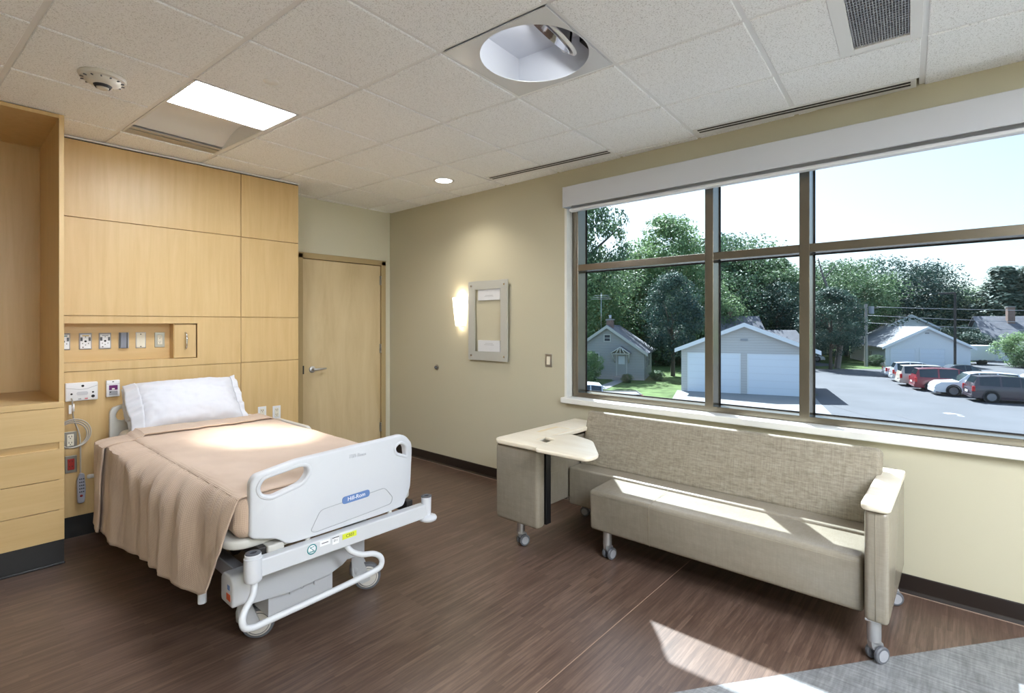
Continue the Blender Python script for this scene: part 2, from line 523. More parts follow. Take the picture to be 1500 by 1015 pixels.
# ------------------------------------------------------------------ room shell
H = 2.770; XB = 3.509; YA = 5.073; XL = -1.9; YN = -3.2; YH = 4.616
bm = BM()
BND = [(3.52, -0.33), (2.765, 0.262), (2.01, 0.83), (0.9, 1.66), (-1.2, 3.23)]
box(bm, XL, XB, YN, YA, -.05, 0)
struct('floor', bm, FLOOR)
bm = BM()
g = [(3.509, -0.318), (2.765, 0.262), (2.01, 0.83), (1.55, 1.174), (1.55, YN), (3.509, YN)]
bm.faces.new([bm.verts.new((x, y, 0.0015)) for x, y in reversed(g)])
struct('floor.001', bm, CARPET)
bm = BM(); box(bm, -1.0, 2.42, 1.291, 1.295, 0, 0.0012)
struct('trim_1', bm, SEAM)
bm = BM(); box(bm, 2.42, 2.424, 1.291, 3.6, 0, 0.0012) if False else box(bm, 2.42, 3.4, 1.291, 1.295, 0, .0012)
struct('trim_2', bm, SEAM)

WY0, WY1, WZ0, WZ1 = -1.30, 2.541, 0.815, 2.70
bm = BM()
box(bm, XB, 3.80, WY1, YA + .2, 0, 3.0)
box(bm, XB, 3.80, YN, WY0, 0, 3.0)
box(bm, XB, 3.80, WY0, WY1, 0, WZ0)
box(bm, 3.572, 3.80, WY0, WY1, WZ1, 3.0)
box(bm, XB, 3.572, WY0, WY1, 2.56, 3.0)
struct('wall_right', bm, WALLP)
bm = BM(); box(bm, XL, 2.42, YA, YA + .2, 0, 3.0); box(bm, 3.411, XB, YA, YA + .2, 0, 3.0); box(bm, 2.42, 3.411, YA, YA + .2, 2.18, 3.0); box(bm, 2.42, 3.411, YA + .15, YA + .2, 0, 2.18)
struct('wall_back', bm, WALLQ)
bm = BM(); box(bm, XL - .15, XL, YN, YA + .2, 0, 3.0); struct('wall_left', bm, WALLQ)
bm = BM(); box(bm, XL - .15, 3.80, YN - .15, YN, 0, 3.0); struct('wall_front', bm, WALLQ)

# baseboards with a toe
def cove(name, pts, nrm):
    bm = BM()
    (x0, y0), (x1, y1) = pts
    prof = [(0, 0), (.018, 0), (.018, .004), (.008, .014), (.006, .02), (.006, .098), (.002, .102), (0, .102)]
    a = [bm.verts.new((x0 + nrm[0] * t, y0 + nrm[1] * t, z)) for t, z in prof]
    b = [bm.verts.new((x1 + nrm[0] * t, y1 + nrm[1] * t, z)) for t, z in prof]
    n = len(prof)
    for i in range(n): bm.faces.new((a[i], a[(i + 1) % n], b[(i + 1) % n], b[i]))
    bm.faces.new(a); bm.faces.new(b[::-1])
    struct(name, bm, COVE)
cove('baseboard_right', ((XB, YN), (XB, YA)), (-1, 0))
cove('baseboard_back', ((3.44, YA), (XB - .02, YA)), (0, -1))
bm = BM(); box(bm, XB - .022, XB - .018, YN, YA - .02, 0, .003); struct('trim_3', bm, M('floor_edge_strip', (150, 130, 116), .4))

# ceiling: skewed 2 ft grid with tegular tiles
G = .6096; SK = .0656; OX = .4855; OY = -.0548; CS, SN = math.cos(SK), math.sin(SK)
def gp(i, j, z=H):
    X = OX + i * G; Y = OY + j * G
    return Vector((X * CS - Y * SN, X * SN + Y * CS, z))
GROT = Matrix.Rotation(SK, 3, 'Z')
def gbox(bm, i0, i1, j0, j1, z0, z1, bev=0, mi=0):
    """box in grid units"""
    c = gp((i0 + i1) / 2, (j0 + j1) / 2, 0)
    w = (i1 - i0) * G; d = (j1 - j0) * G
    box(bm, c.x - w / 2, c.x + w / 2, c.y - d / 2, c.y + d / 2, z0, z1, bev, 1, mi, rot=GROT)
LIGHTS = {(1, 5), (1, 6), (0, -3), (0, -2), (-2, -4), (-2, -3), (1, -5), (1, -4)}
SPECIAL = LIGHTS | {(2, 2)}
bm = BM()
w = .012 / G
for i in range(-6, 7):
    for j in range(-7, 9):
        if (i, j) in SPECIAL: continue
        if i == 5:
            gbox(bm, i + w, i + .6, j + w, j + 1 - w, H - .007, H + .012, .003)
        elif (i, j) == (3, 0):
            gbox(bm, i + w, i + 1 - w, .5 + w, 1 - w, H - .007, H + .012, .003)
        elif i == 4 and (0 <= j < 2 or 3 <= j < 5):
            gbox(bm, i + w, 4.78, j + w, j + 1 - w, H - .007, H + .012, .003)
        else:
            gbox(bm, i + w, i + 1 - w, j + w, j + 1 - w, H - .007, H + .012, .003)
for v in bm.verts: pass
def clip(bm):
    for co, no in (((XB, 0, 0), (1, 0, 0)), ((0, YA, 0), (0, 1, 0)), ((XL, 0, 0), (-1, 0, 0)), ((0, YN, 0), (0, -1, 0))):
        bmesh.ops.bisect_plane(bm, geom=bm.verts[:] + bm.edges[:] + bm.faces[:], plane_co=co, plane_no=no, clear_outer=True)
clip(bm)
box(bm, XL - .15, 3.80, YN - .15, YA + .2, 3.0, 3.05)  # unseen cover plate over the tiles, added to block light
struct('ceiling', bm, TILE)
bm = BM()
for i in range(-6, 7):
    for j in range(-7, 9):
        if not ((i - 1, j) in LIGHTS and (i, j) in LIGHTS):
            gbox(bm, i - w * 1.05, i + w * 1.05, j, j + 1, H, H + .03)
        if not ((i, j - 1) in LIGHTS and (i, j) in LIGHTS):
            gbox(bm, i - w, i + 1 + w, j - w * 1.05, j + w * 1.05, H + .0004, H + .03)
clip(bm)
struct('ceiling.001', bm, GRID)

# ------------------------------------------------------------------ window
win = sroot('window_1')
bm = BM()   # white returns and stool
box(bm, XB - .004, 3.80, WY1 - .012, WY1 + .012, WZ0, 2.56)
box(bm, XB - .004, 3.80, WY0 - .012, WY0 + .012, WZ0, 2.56)
part('window_casing', bm, TRIMW, win)
bm = BM(); box(bm, 3.455, 3.80, WY0 - .02, WY1 + .02, .812, .857, .006)
part('window_sill', bm, TRIMW, win)
FX0, FX1 = 3.575, 3.70
bm = BM()
Y1, Y0 = 2.520, -1.29
BOT, TOP = .857, 2.68
box(bm, FX0, FX1, Y1 - .056, Y1, BOT, TOP, .002, 1)
box(bm, FX0, FX1, Y0, Y0 + .056, BOT, TOP, .002, 1)
box(bm, FX0, FX1, Y0 + .056, Y1 - .056, BOT, BOT + .040, .002, 1)
box(bm, FX0, FX1, Y0 + .056, Y1 - .056, 2.62, TOP, .002, 1)
part('window_frame', bm, ALU, win)
cols = [Y1 - .056]
for a, b in ((1.326, 1.384), (.729, .786), (-.62, -.562)):
    bm = BM(); box(bm, FX0 - .001, FX1 + .001, a, b, BOT + .002, TOP, .002, 1); part('mullion', bm, ALU, win)
segs = [(1.384, 2.464), (.786, 1.326), (-.562, .729), (-1.234, -.62)]
for a, b in segs:
    bm = BM(); box(bm, FX0, FX1, a, b, 1.920, 1.972, .002, 1); part('transom', bm, ALU, win)
    for z0, z1 in ((BOT + .040, 1.920), (1.972, 2.62)):
        bm = BM(); box(bm, 3.706, 3.712, a - .004, b + .004, z0 - .004, z1 + .004)
        part('glass_pane', bm, GLASS, win)
        bm = BM(); t = .008
        box(bm, 3.698, 3.704, a, a + t, z0, z1); box(bm, 3.698, 3.704, b - t, b, z0, z1); box(bm, 3.698, 3.704, a, b, z0, z0 + t); box(bm, 3.698, 3.704, a, b, z1 - t, z1)
        part('gasket', bm, GASKET, win)
# roller shade cassette over the window
sh = thing('roller_shade', 'long white roller shade fascia box across the top of the window', 'window shade', (3.46, .6, 2.40))
bm = BM(); box(bm, 3.405, 3.42, -1.33, 2.500, 2.434, 2.598, .003, 1); box(bm, 3.42, XB - .001, -1.33, 2.500, 2.585, 2.598); box(bm, 3.405, XB - .001, 2.497, 2.503, 2.430, 2.600, .002, 1); box(bm, 3.405, XB - .001, -1.333, -1.327, 2.430, 2.600, .002, 1)
part('fascia', bm, SHADEM, sh)
bm = BM(); cyl(bm, (3.468, -1.31, 2.50), (3.468, 2.48, 2.50), .035); part('shade_roll', bm, SHADEM, sh, True)
bm = BM(); box(bm, 3.498, 3.504, -1.30, 2.47, 2.405, 2.50); part('shade_fabric', bm, SHADEM, sh)
bm = BM(); box(bm, 3.452, 3.507, -1.30, 2.47, 2.402, 2.424, .006); part('hem_bar', bm, WHITEP, sh)

# ------------------------------------------------------------------ door
dr = sroot('door_1')
bm = BM()
box(bm, 2.395, 2.462, YA - .022, YA + .10, 0, 2.19, .003, 1)
box(bm, 3.384, 3.440, YA - .022, YA + .10, 0, 2.19, .003, 1)
box(bm, 2.395, 3.440, YA - .022, YA + .10, 2.142, 2.20, .003, 1)
part('door_frame', bm, DOORFRAME, dr)
bm = BM(); box(bm, 2.466, 3.379, YA - .002, YA + .042, .008, 2.137, .002, 1); leaf = part('door_panel', bm, MAPLE_D, dr)
bm = BM()
lathe(bm, (2.565, YA - .002, 1.006), [(0, .016), (.024, .016), (.032, .012), (.034, .0)], (0, -1, 0))
tube(bm, [(2.565, YA - .01, 1.006), (2.565, YA - .055, 1.006), (2.585, YA - .062, 1.006), (2.62, YA - .062, 1.008), (2.68, YA - .058, 1.010), (2.692, YA - .048, 1.010)], [.013, .012, .012, .011, .009, .008], 12)
part('door_handle', bm, SATIN, leaf, True)
bm = BM(); box(bm, 2.456, 2.470, YA - .024, YA - .012, .965, 1.05); part('strike_plate', bm, DARK, dr)
for z in (.24, 1.14, 1.92):
    bm = BM()
    for k in range(5): cyl(bm, (3.382, YA - .012, z + k * .021), (3.382, YA - .012, z + .0195 + k * .021), .0075, seg=10)
    box(bm, 3.366, 3.398, YA - .006, YA - .003, z, z + .104)
    part('hinge', bm, STEEL, dr, label='steel door hinge')

# ------------------------------------------------------------------ headwall (built-out maple panelling)
hw = thing('headwall', 'maple panelled bed headwall with an equipment niche behind the bed', 'wall panelling', (1.4, YH, 0))
X0, X1 = .536, 2.204; XS = 1.711
def pbox(name, x0, x1, z0, z1, mat=MAPLE, y=YH, t=.02, parent=hw, bev=.0015):
    bm = BM(); box(bm, x0, x1, y, y + t, z0, z1, bev, 1); return part(name, bm, mat, parent)
bm = BM()
box(bm, X0, X1 - .002, YH + .020, YA - .01, .15, 1.20)
box(bm, X0, X1 - .002, YH + .020, YA - .01, 1.48, 2.742)
box(bm, X0, X1 - .002, YH + .125, YA - .01, 1.20, 1.48)
box(bm, 1.392, X1 - .002, YH + .020, YH + .125, 1.20, 1.48)
box(bm, X1 - .004, X1, YH + .020, YA - .01, .15, 2.742)
part('core', bm, MAPLE, hw)
gp_ = .0022
rows = [(.150, 1.146), (1.146, 1.530), (1.530, 2.209), (2.209, 2.742)]
for z0, z1 in rows:
    if z0 != 1.146: pbox('panel', X0, XS - gp_, z0 + gp_, z1 - gp_)
    pbox('panel', XS + gp_, X1, z0 + gp_, z1 - gp_)
bm = BM()
slab(bm, [(X0, 1.146 + gp_), (XS - gp_, 1.146 + gp_), (XS - gp_, 1.53 - gp_), (X0, 1.53 - gp_)], [[(X0 + .006, 1.205), (1.386, 1.205), (1.386, 1.477), (X0 + .006, 1.477)]], lambda u, v, t: (u, YH + t, v), 0, .02)
part('panel', bm, MAPLE, hw)
bm = BM()
box(bm, X0, 1.228, YH + .118, YH + .124, 1.205, 1.477)
box(bm, 1.228, 1.24, YH + .02, YH + .124, 1.205, 1.477)
box(bm, X0, 1.24, YH + .02, YH + .124, 1.199, 1.2055)
box(bm, X0, 1.24, YH + .02, YH + .124, 1.4765, 1.483)
part('niche', bm, MAPLE_H, hw)
bm = BM(); box(bm, 1.232, 1.380, YH + .012, YH + .028, 1.209, 1.471, .001, 1); nd = part('niche_door', bm, MAPLE, hw)
bm = BM(); tube(bm, [(1.306, YH + .012, 1.275), (1.306, YH - .012, 1.285), (1.306, YH - .022, 1.31), (1.306, YH - .024, 1.34), (1.306, YH - .022, 1.37), (1.306, YH - .012, 1.395), (1.306, YH + .012, 1.405)], .0065, 10, sm=4)
part('pull_handle', bm, CHROME, nd, True)
bm = BM(); box(bm, X0, X1, YH + .03, YA - .01, 0, .152); part('black_base', bm, BLACKBASE, hw)
bm = BM(); box(bm, X0, X1 + .004, YH - .006, YH + .05, 2.748, 2.759); part('top_trim', bm, WHITE, hw, label='thin white metal trim')
bm = BM(); box(bm, X0, X1, YH + .012, YH + .05, 2.742, 2.748); part('shadow_gap', bm, BLACK, hw)

# ------------------------------------------------------------------ cabinet at left
cb = thing('wardrobe_cabinet', 'tall maple cabinet with open upper bay above drawers at the left edge', 'cabinet', (0, 4.19, 0))
CX0, CX1, CY, CB = -.75, .533, 4.19, 5.03
bm = BM()
box(bm, CX1 - .024, CX1, CY, CB, .15, 2.758, .001, 1)
box(bm, CX0, CX0 + .024, CY, CB, .15, 2.758, .001, 1)
box(bm, CX0, CX1, CB, CB + .018, .15, 2.758)
box(bm, CX0 + .024, CX1 - .024, CY + .002, CB, 2.736, 2.758)
box(bm, CX0 + .024, CX1 - .024, CY + .02, CB, .15, .95)
part('body', bm, MAPLE, cb)
bm = BM(); box(bm, CX0 + .024, CX1, CY - .002, CB, .960, .996, .002, 1); part('shelf', bm, MAPLE_H, cb)
for z0, z1 in ((.75, .958), (.522, .708), (.337, .518), (.150, .333)):
    bm = BM(); box(bm, CX0, CX1 + .001, CY - .001, CY + .018, z0, z1, .001, 1); part('drawer_front', bm, MAPLE_H, cb)
bm = BM(); box(bm, CX0 + .02, CX1 - .004, CY + .016, CY + .024, .706, .752); part('finger_recess', bm, MAPLE_H, cb)
bm = BM(); box(bm, CX0, CX1, CY + .004, CB, 0, .149); box(bm, CX0, CX1 + .004, CY - .008, CY + .004, 0, .012, .003, 1); part('toe_kick', bm, BLACKBASE, cb)
bm = BM()
for z in (1.9,): cyl(bm, (.46, CB - .004, z), (.46, CB, z), .006, seg=10)
part('cable_grommet', bm, MAPLE_H, cb)

# ------------------------------------------------------------------ devices on the headwall
def plate(name, x0, x1, z0, z1, y, mat, label, cat, group=None, t=.006):
    r = thing(name, label, cat, ((x0 + x1) / 2, y, z0), group)
    bm = BM(); box(bm, x0, x1, y - t, y, z0, z1, .0025, 2); part('plate', bm, mat, r); return r
NB = YH + .118
medlab = ['white medical outlet at the left end of the niche partly hidden by the cabinet', 'white medical outlet with yellow strip in the headwall niche', 'white medical outlet with grey lettering strip beside the grey rail in niche']
for k, (xc, lab) in enumerate(zip((.598, .715, .825), medlab)):
    r = plate('electrical_outlet', xc - .035, xc + .035, 1.292, 1.408, NB, GREYP, lab, 'outlet', 'medical outlets in the headwall niche', .008)
    bm = BM(); box(bm, xc - .029, xc + .029, NB - .012, NB - .008, 1.298, 1.398, .001, 1); part('face', bm, WHITEP, r)
    bm = BM(); box(bm, xc - .019, xc + .019, NB - .013, NB - .012, 1.386, 1.392); part('marking_strip', bm, (TEAL, M('yellow_strip', (190, 160, 40), .5), GREYP)[k], r)
    for s in (-1, 1):
        bm = BM(); box(bm, xc + s * .022 - .006, xc + s * .022 + .006, NB - .015, NB - .012, 1.352, 1.378, .001, 1); part('toggle', bm, DGREY, r)
    bm = BM()
    lathe(bm, (xc, NB - .012, 1.350), [(0, .001), (.007, .001), (.007, 0)], (0, -1, 0), 12)
    for a, b in ((-.016, -.016), (.016, -.016), (0, -.026), (0, .03)): lathe(bm, (xc + a, NB - .012, 1.350 + b), [(0, .001), (.0032, .001), (.0032, 0)], (0, -1, 0), 8)
    box(bm, xc - .018, xc - .01, NB - .013, NB - .012, 1.305, 1.311)
    part('socket_holes', bm, INK, r)
r = plate('equipment_rail', .905, .965, 1.293, 1.410, NB, GREYP, 'grey vertical mounting rail in the middle of the niche', 'mounting rail', None, .014)
bm = BM(); box(bm, .915, .949, NB - .022, NB - .014, 1.293, 1.410, .001, 1); part('channel', bm, M('rail_grey', (128, 132, 146), .4), r)
bm = BM(); box(bm, .908, .913, NB - .016, NB - .014, 1.293, 1.410); box(bm, .951, .956, NB - .016, NB - .014, 1.293, 1.410); part('groove', bm, DARK, r)
r = plate('blank_wall_plate', 1.008, 1.072, 1.290, 1.410, NB, SATIN, 'blank cream wall plate with two screws in the niche', 'wall plate')
bm = BM(); box(bm, 1.013, 1.066, NB - .010, NB - .006, 1.296, 1.404, .001, 1); part('insert', bm, IVORY, r)
for z in (1.303, 1.396):
    bm = BM(); lathe(bm, (1.039, NB - .010, z), [(0, .002), (.004, .001), (.004, 0)], (0, -1, 0), 10); part('screw', bm, DARK, r)
r = plate('electrical_outlet', 1.128, 1.194, 1.292, 1.408, NB, STEEL, 'steel framed cream outlet at the right end of the niche', 'outlet')
bm = BM(); box(bm, 1.144, 1.178, NB - .011, NB - .006, 1.312, 1.388, .002, 1); part('face', bm, IVORY, r)
bm = BM()
for z in (1.333, 1.367):
    box(bm, 1.154, 1.156, NB - .012, NB - .011, z, z + .009); box(bm, 1.164, 1.166, NB - .012, NB - .011, z, z + .009)
    lathe(bm, (1.16, NB - .011, z - .006), [(0, .001), (.0028, .001), (.0028, 0)], (0, -1, 0), 8)
part('socket_holes', bm, INK, r)

def duplex(xc, z0, y, label, plate_m, group=None, h=.115):
    r = plate('electrical_outlet', xc - .035, xc + .035, z0, z0 + h, y, plate_m, label, 'outlet', group)
    zc = z0 + h / 2
    bm = BM(); box(bm, xc - .018, xc + .018, y - .010, y - .006, zc - .040, zc + .040, .002, 1); part('face', bm, IVORY, r)
    for z in (zc - .022, zc + .020):
        bm = BM(); box(bm, xc - .009, xc - .006, y - .011, y - .010, z, z + .011); box(bm, xc + .005, xc + .008, y - .011, y - .010, z, z + .011)
        lathe(bm, (xc, y - .010, z - .007), [(0, .001), (.003, .001), (.003, 0)], (0, -1, 0), 8)
        part('socket_holes', bm, INK, r)
    return r
duplex(1.882, .640, YH, 'left one of two white outlets low on the headwall right of the bed', WHITEP, 'pair of outlets right of the bed')
duplex(2.006, .632, YH, 'right one of two white outlets low on the headwall beside the door', WHITEP, 'pair of outlets right of the bed')
duplex(.618, .622, YH, 'steel plated outlet beside the cabinet with a cable looped over it', STEEL)
r = plate('red_outlet', .590, .653, .456, .573, YH, STEEL, 'steel plated red emergency outlet below the looped cable', 'outlet')
bm = BM(); box(bm, .603, .639, YH - .011, YH - .006, .476, .552, .002, 1); part('face', bm, REDP, r)
bm = BM(); box(bm, .612, .615, YH - .012, YH - .011, .53, .54); box(bm, .626, .629, YH - .012, YH - .011, .53, .54); box(bm, .612, .615, YH - .012, YH - .011, .495, .505); box(bm, .626, .629, YH - .012, YH - .011, .495, .505); part('socket_holes', bm, INK, r)

# nurse call station
nc = thing('nurse_call_station', 'white nurse call station panel on the headwall beside the cabinet', 'call station', (.675, YH, .945))
bm = BM(); box(bm, .590, .762, YH - .028, YH, .945, 1.070, .006, 3); part('housing', bm, WHITEP, nc, True)
yf = YH - .0285
bm = BM()
tube(bm, [(.594, yf, 1.036), (.63, yf, 1.030), (.665, yf, 1.024), (.70, yf, 1.026), (.73, yf, 1.036), (.760, yf, 1.046)], .0012, 6, sm=4)
part('seam_line', bm, GREYP, nc)
for x, z, rr in ((.621, .995, .006), (.735, 1.000, .006), (.735, .972, .010), (.680, 1.047, .008)):
    bm = BM(); lathe(bm, (x, yf, z), [(0, .002), (rr, .0015), (rr, 0)], (0, -1, 0), 14); part('jack', bm, INK, nc)
bm = BM()
slab(bm, round_poly([(.648, .983), (.708, .983), (.708, 1.008), (.648, 1.008)], .012), [], lambda u, v, t: (u, yf - t, v), 0, .0012)
part('speaker_grille', bm, M('speaker_grey', (196, 198, 204), .6), nc)
bm = BM(); box(bm, .656, .672, yf - .002, yf, .955, .963, .001); part('button', bm, GREYP, nc)
bm = BM(); box(bm, .690, .707, yf - .002, yf, .955, .963, .001); part('button', bm, M('pink_button', (206, 110, 120), .5), nc, label='pink button')
# code blue style box
cs = thing('staff_call_unit', 'small white call unit with purple display on the headwall left of the pillow', 'call unit', (.848, YH, .952))
bm = BM(); box(bm, .809, .887, YH - .024, YH, .953, 1.072, .006, 3); part('housing', bm, WHITEP, cs, True)
yg = YH - .0245
bm = BM(); box(bm, .824, .873, yg - .001, yg, 1.002, 1.036); part('display', bm, PURPLE, cs)
bm = BM(); box(bm, .840, .856, yg - .002, yg - .001, 1.005, 1.015, .0005); part('display_symbol', bm, LABELW, cs)
bm = BM(); box(bm, .824, .873, yg - .001, yg, .964, .996); part('keypad', bm, GREYP, cs)
bm = BM(); box(bm, .842, .852, yg - .001, yg, 1.058, 1.064); part('emblem', bm, INK, cs)
bm = BM(); lathe(bm, (.832, yg - .001, .988), [(0, .002), (.004, .001), (.004, 0)], (0, -1, 0), 10); part('call_button', bm, INK, cs)
bm = BM(); tube(bm, [(.811, yg + .001, 1.046), (.848, yg, 1.042), (.885, yg + .001, 1.047)], .001, 6, sm=4); part('seam_line', bm, GREYP, cs)
# pendant handset with its cord
hs = thing('pillow_speaker', 'grey handheld call remote hanging on a looped cord beside the bed', 'remote control', (.672, YH - .03, .224))
bm = BM()
slab(bm, round_poly([(.652, .24), (.690, .24), (.697, .33), (.690, .44), (.664, .45), (.648, .40)], [.016, .016, .02, .012, .012, .02]), [], lambda u, v, t: (u, YH - .008 - t, v), 0, .024, bev=.006)
hb = part('handset', bm, M('handset_grey', (158, 160, 172), .45), hs, True)
bm = BM()
for r_ in range(5):
    for c_ in range(3): box(bm, .661 + c_ * .010, .667 + c_ * .010, YH - .0345, YH - .032, .315 + r_ * .022, .323 + r_ * .022, .001, 1)
part('keypad', bm, INK, hb)
bm = BM(); lathe(bm, (.672, YH - .032, .292), [(0, .003), (.008, .002), (.008, 0)], (0, -1, 0), 14); part('call_button', bm, REDP, hb)
bm = BM()
yc = YH - .020
tube(bm, [(.621, YH - .03, .965), (.622, YH - .05, .95), (.625, YH - .045, .90), (.630, yc, .85), (.64, yc, .80), (.662, yc - .004, .72), (.668, yc - .004, .62), (.669, yc, .50), (.669, yc + .004, .45)], .0045, 8, sm=6)
for k in range(3):
    cx_, cz_, rr = .622 + .004 * k, .716 + .006 * k, .085 + .006 * k
    tube(bm, [(cx_ + rr * math.cos(a) * .95, yc - .012 - .004 * k, cz_ + rr * math.sin(a)) for a in [2 * PI * q / 28 for q in range(29)]], .004, 8)
part('cord', bm, M('cord_grey', (176, 172, 164), .5), hs, True)
bm = BM(); box(bm, .604, .618, YH - .052, YH - .050, .865, .925); cyl(bm, (.628, YH - .046, .88), (.6265, YH - .047, .93), .0075, seg=10)
part('cord_tag', bm, WHITEP, hs)

# ------------------------------------------------------------------ things on the right wall
sc = thing('wall_sconce', 'small lit white glass wall sconce on the right wall', 'wall lamp', (XB, 3.83, 1.45))
SCM, n_, l_, p_ = new_mat('glowing_opal_glass')
p_.inputs['Base Color'].default_value = (1, .97, .92, 1); p_.inputs['Emission Color'].default_value = (1, .93, .82, 1); p_.inputs['Emission Strength'].default_value = 1.15
bm = BM()
NZ = 10
rings = []
for k in range(NZ + 1):
    t = k / NZ; z = 1.452 + .285 * t; wd = .062 + .030 * t ** .8; dp = .050 + .030 * t ** .8
    rings.append([bm.verts.new((XB - .006 - dp * math.sin(PI * a / 12) ** .6, 3.83 + wd * math.cos(PI * a / 12), z)) for a in range(13)])
for a, b in zip(rings, rings[1:]):
    for i in range(12): bm.faces.new((a[i], a[i + 1], b[i + 1], b[i]))
bmesh.ops.solidify(bm, geom=bm.faces[:], thickness=.003)
part('glass_shade', bm, SCM, sc, True)
bm = BM(); box(bm, XB - .012, XB, 3.79, 3.87, 1.50, 1.70, .003, 1); box(bm, XB - .05, XB, 3.80, 3.82, 1.445, 1.46); part('bracket', bm, SATIN, sc)
bm = BM(); lathe(bm, (XB - .04, 3.765, 1.71), [(0, .004), (.005, .003), (.005, 0)], (-.5, -1, 0), 10); part('shade_screw', bm, STEEL, sc)
add_light('lamp_light', 'POINT', (XB - .05, 3.83, 1.755), .55, (1, .86, .66), sc, shadow_soft_size=.02)
add_light('lamp_light', 'POINT', (XB - .045, 3.83, 1.44), .22, (1, .86, .66), sc, shadow_soft_size=.02)

pf = thing('picture_frame', 'brushed metal edged display frame holding two blank plaques on the right wall', 'wall frame', (XB, 3.44, 1.12))
bm = BM()
f0, f1, z0, z1 = 3.180, 3.705, 1.122, 1.888
slab(bm, [(f0, z0), (f1, z0), (f1, z1), (f0, z1)], [[(3.272, 1.208), (3.612, 1.208), (3.612, 1.806), (3.272, 1.806)]], lambda u, v, t: (XB - .032 + t, u, v), 0, .008, bev=.0015)
part('frame', bm, M('silver_frosted_frame', (188, 190, 186), .35, .25), pf)
for y_ in (f0 + .04, f1 - .045):
    for z_ in (z0 + .045, z1 - .045):
        bm = BM(); lathe(bm, (XB - .032, y_, z_), [(0, .008), (.009, .007), (.012, 0)], (-1, 0, 0), 16); cyl(bm, (XB - .024, y_, z_), (XB, y_, z_), .008, seg=12); part('standoff_bolt', bm, CHROME, pf, True)
for z_ in (1.208, 1.700):
    bm = BM(); box(bm, XB - .022, XB - .004, 3.285, 3.580, z_, z_ + .108, .002, 1); part('plaque', bm, M('white_plaque', (208, 210, 214), .4), pf)
bm = BM(); box(bm, XB - .0045, XB, 3.275, 3.61, 1.21, 1.80); part('backing', bm, WALLP, pf)
bm = BM()
for yy, zz, ww in ((3.43, 1.745, .10), (3.43, 1.735, .12), (3.43, 1.285, .10), (3.43, 1.272, .13)): box(bm, XB - .0235, XB - .022, yy - ww / 2, yy + ww / 2, zz, zz + .004)
part('engraved_lines', bm, M('engraving', (170, 172, 176), .5), pf)

sw = thing('light_switch', 'light switch in a brushed metal plate between the frame and the window', 'switch', (XB, 2.724, 1.10))
bm = BM(); box(bm, XB - .006, XB, 2.686, 2.761, 1.100, 1.215, .002, 1); part('plate', bm, STEEL, sw)
bm = BM(); box(bm, XB - .011, XB - .006, 2.706, 2.741, 1.122, 1.192, .003, 2); part('rocker', bm, IVORY, sw)
dsn = thing('door_stop', 'round metal door bumper on the right wall below the sconce', 'door stop', (XB, 4.223, .99))
bm = BM(); lathe(bm, (XB, 4.223, 1.014), [(0, .028), (.012, .027), (.016, .018), (.016, .008)], (-1, 0, 0), 20); part('bumper', bm, DGREY, dsn, True)
bm = BM(); lathe(bm, (XB, 4.223, 1.014), [(.016, .009), (.026, .008), (.030, .004), (.030, 0)], (-1, 0, 0), 24); part('rim', bm, STEEL, dsn, True)

# ------------------------------------------------------------------ ceiling fittings
def glow(name, col, s):
    m, n, l, p = new_mat(name); p.inputs['Base Color'].default_value = col + (1,)
    p.inputs['Emission Color'].default_value = col + (1,); p.inputs['Emission Strength'].default_value = s
    return m
LENS = glow('lit_lens', (.84, .905, 1.0), LAMP_CEIL / 10)
def troffer(i, j, label, lit=.72, half=True):
    t = thing('troffer_or_fill_light', label, 'ceiling light', gp(i + .5, j + 1, H))
    e = .022
    bm = BM()
    z = H - .004
    gbox(bm, i + e, i + e * 2, j + e, j + 2 - e, z, H + .12); gbox(bm, i + 1 - e * 2, i + 1 - e, j + e, j + 2 - e, z, H + .12)
    gbox(bm, i + e, i + 1 - e, j + e, j + e * 2, z, H + .12); gbox(bm, i + e, i + 1 - e, j + 2 - 2 * e, j + 2 - e, z, H + .12)
    gbox(bm, i + e, i + 1 - e, j + e, j + 2 - e, H + .12, H + .125)
    part('housing', bm, WHITE, t)
    if half:
        bm = BM(); gbox(bm, i + 2 * e, i + 1 - 2 * e, j + 2 * e, j + lit, H + .002, H + .006); part('lit_lens', bm, LENS, t)
        bm = BM()
        for k in range(7):
            a = j + 2 * e + (lit - 2 * e) * (k + .5) / 7
            gbox(bm, i + 2 * e, i + 1 - 2 * e, a - .004, a + .004, H - .001, H + .002)
        part('lens_rib', bm, glow('lens_rib', (1, .97, .92), 1.4), t)
        bm = BM(); gbox(bm, i + 2 * e, i + 1 - 2 * e, j + lit, j + lit + .02, H - .004, H + .10); part('divider', bm, WHITE, t)
        # curved reflector trough
        bm = BM(); rows_ = []
        for k in range(13):
            a = k / 12; jj = j + lit + .03 + .98 * a
            zz = H + .01 + .085 * math.sin(PI * min(1, a * 1.05)) ** .7 if a < .95 else H + .01
            rows_.append([bm.verts.new(gp(i + 2 * e, jj, zz)), bm.verts.new(gp(i + 1 - 2 * e, jj, zz))])
        for a, b in zip(rows_, rows_[1:]): bm.faces.new((a[0], a[1], b[1], b[0]))
        part('reflector', bm, WHITE, t, True)
        bm = BM(); gbox(bm, i + 2 * e, i + 1 - 2 * e, j + 1.74, j + 1.80, H - .004, H + .004); gbox(bm, i + 2 * e, i + 1 - 2 * e, j + 1.83, j + 1.97, H - .004, H + .002); part('end_trim', bm, SATIN, t)
        a = (gp(i + .5, j + (lit + 2 * e) / 2, H - .006), (lit - .05) * G)
    else:
        bm = BM(); gbox(bm, i + 2 * e, i + 1 - 2 * e, j + 2 * e, j + 2 - 2 * e, H + .002, H + .006); part('lit_lens', bm, LENS, t)
    return t
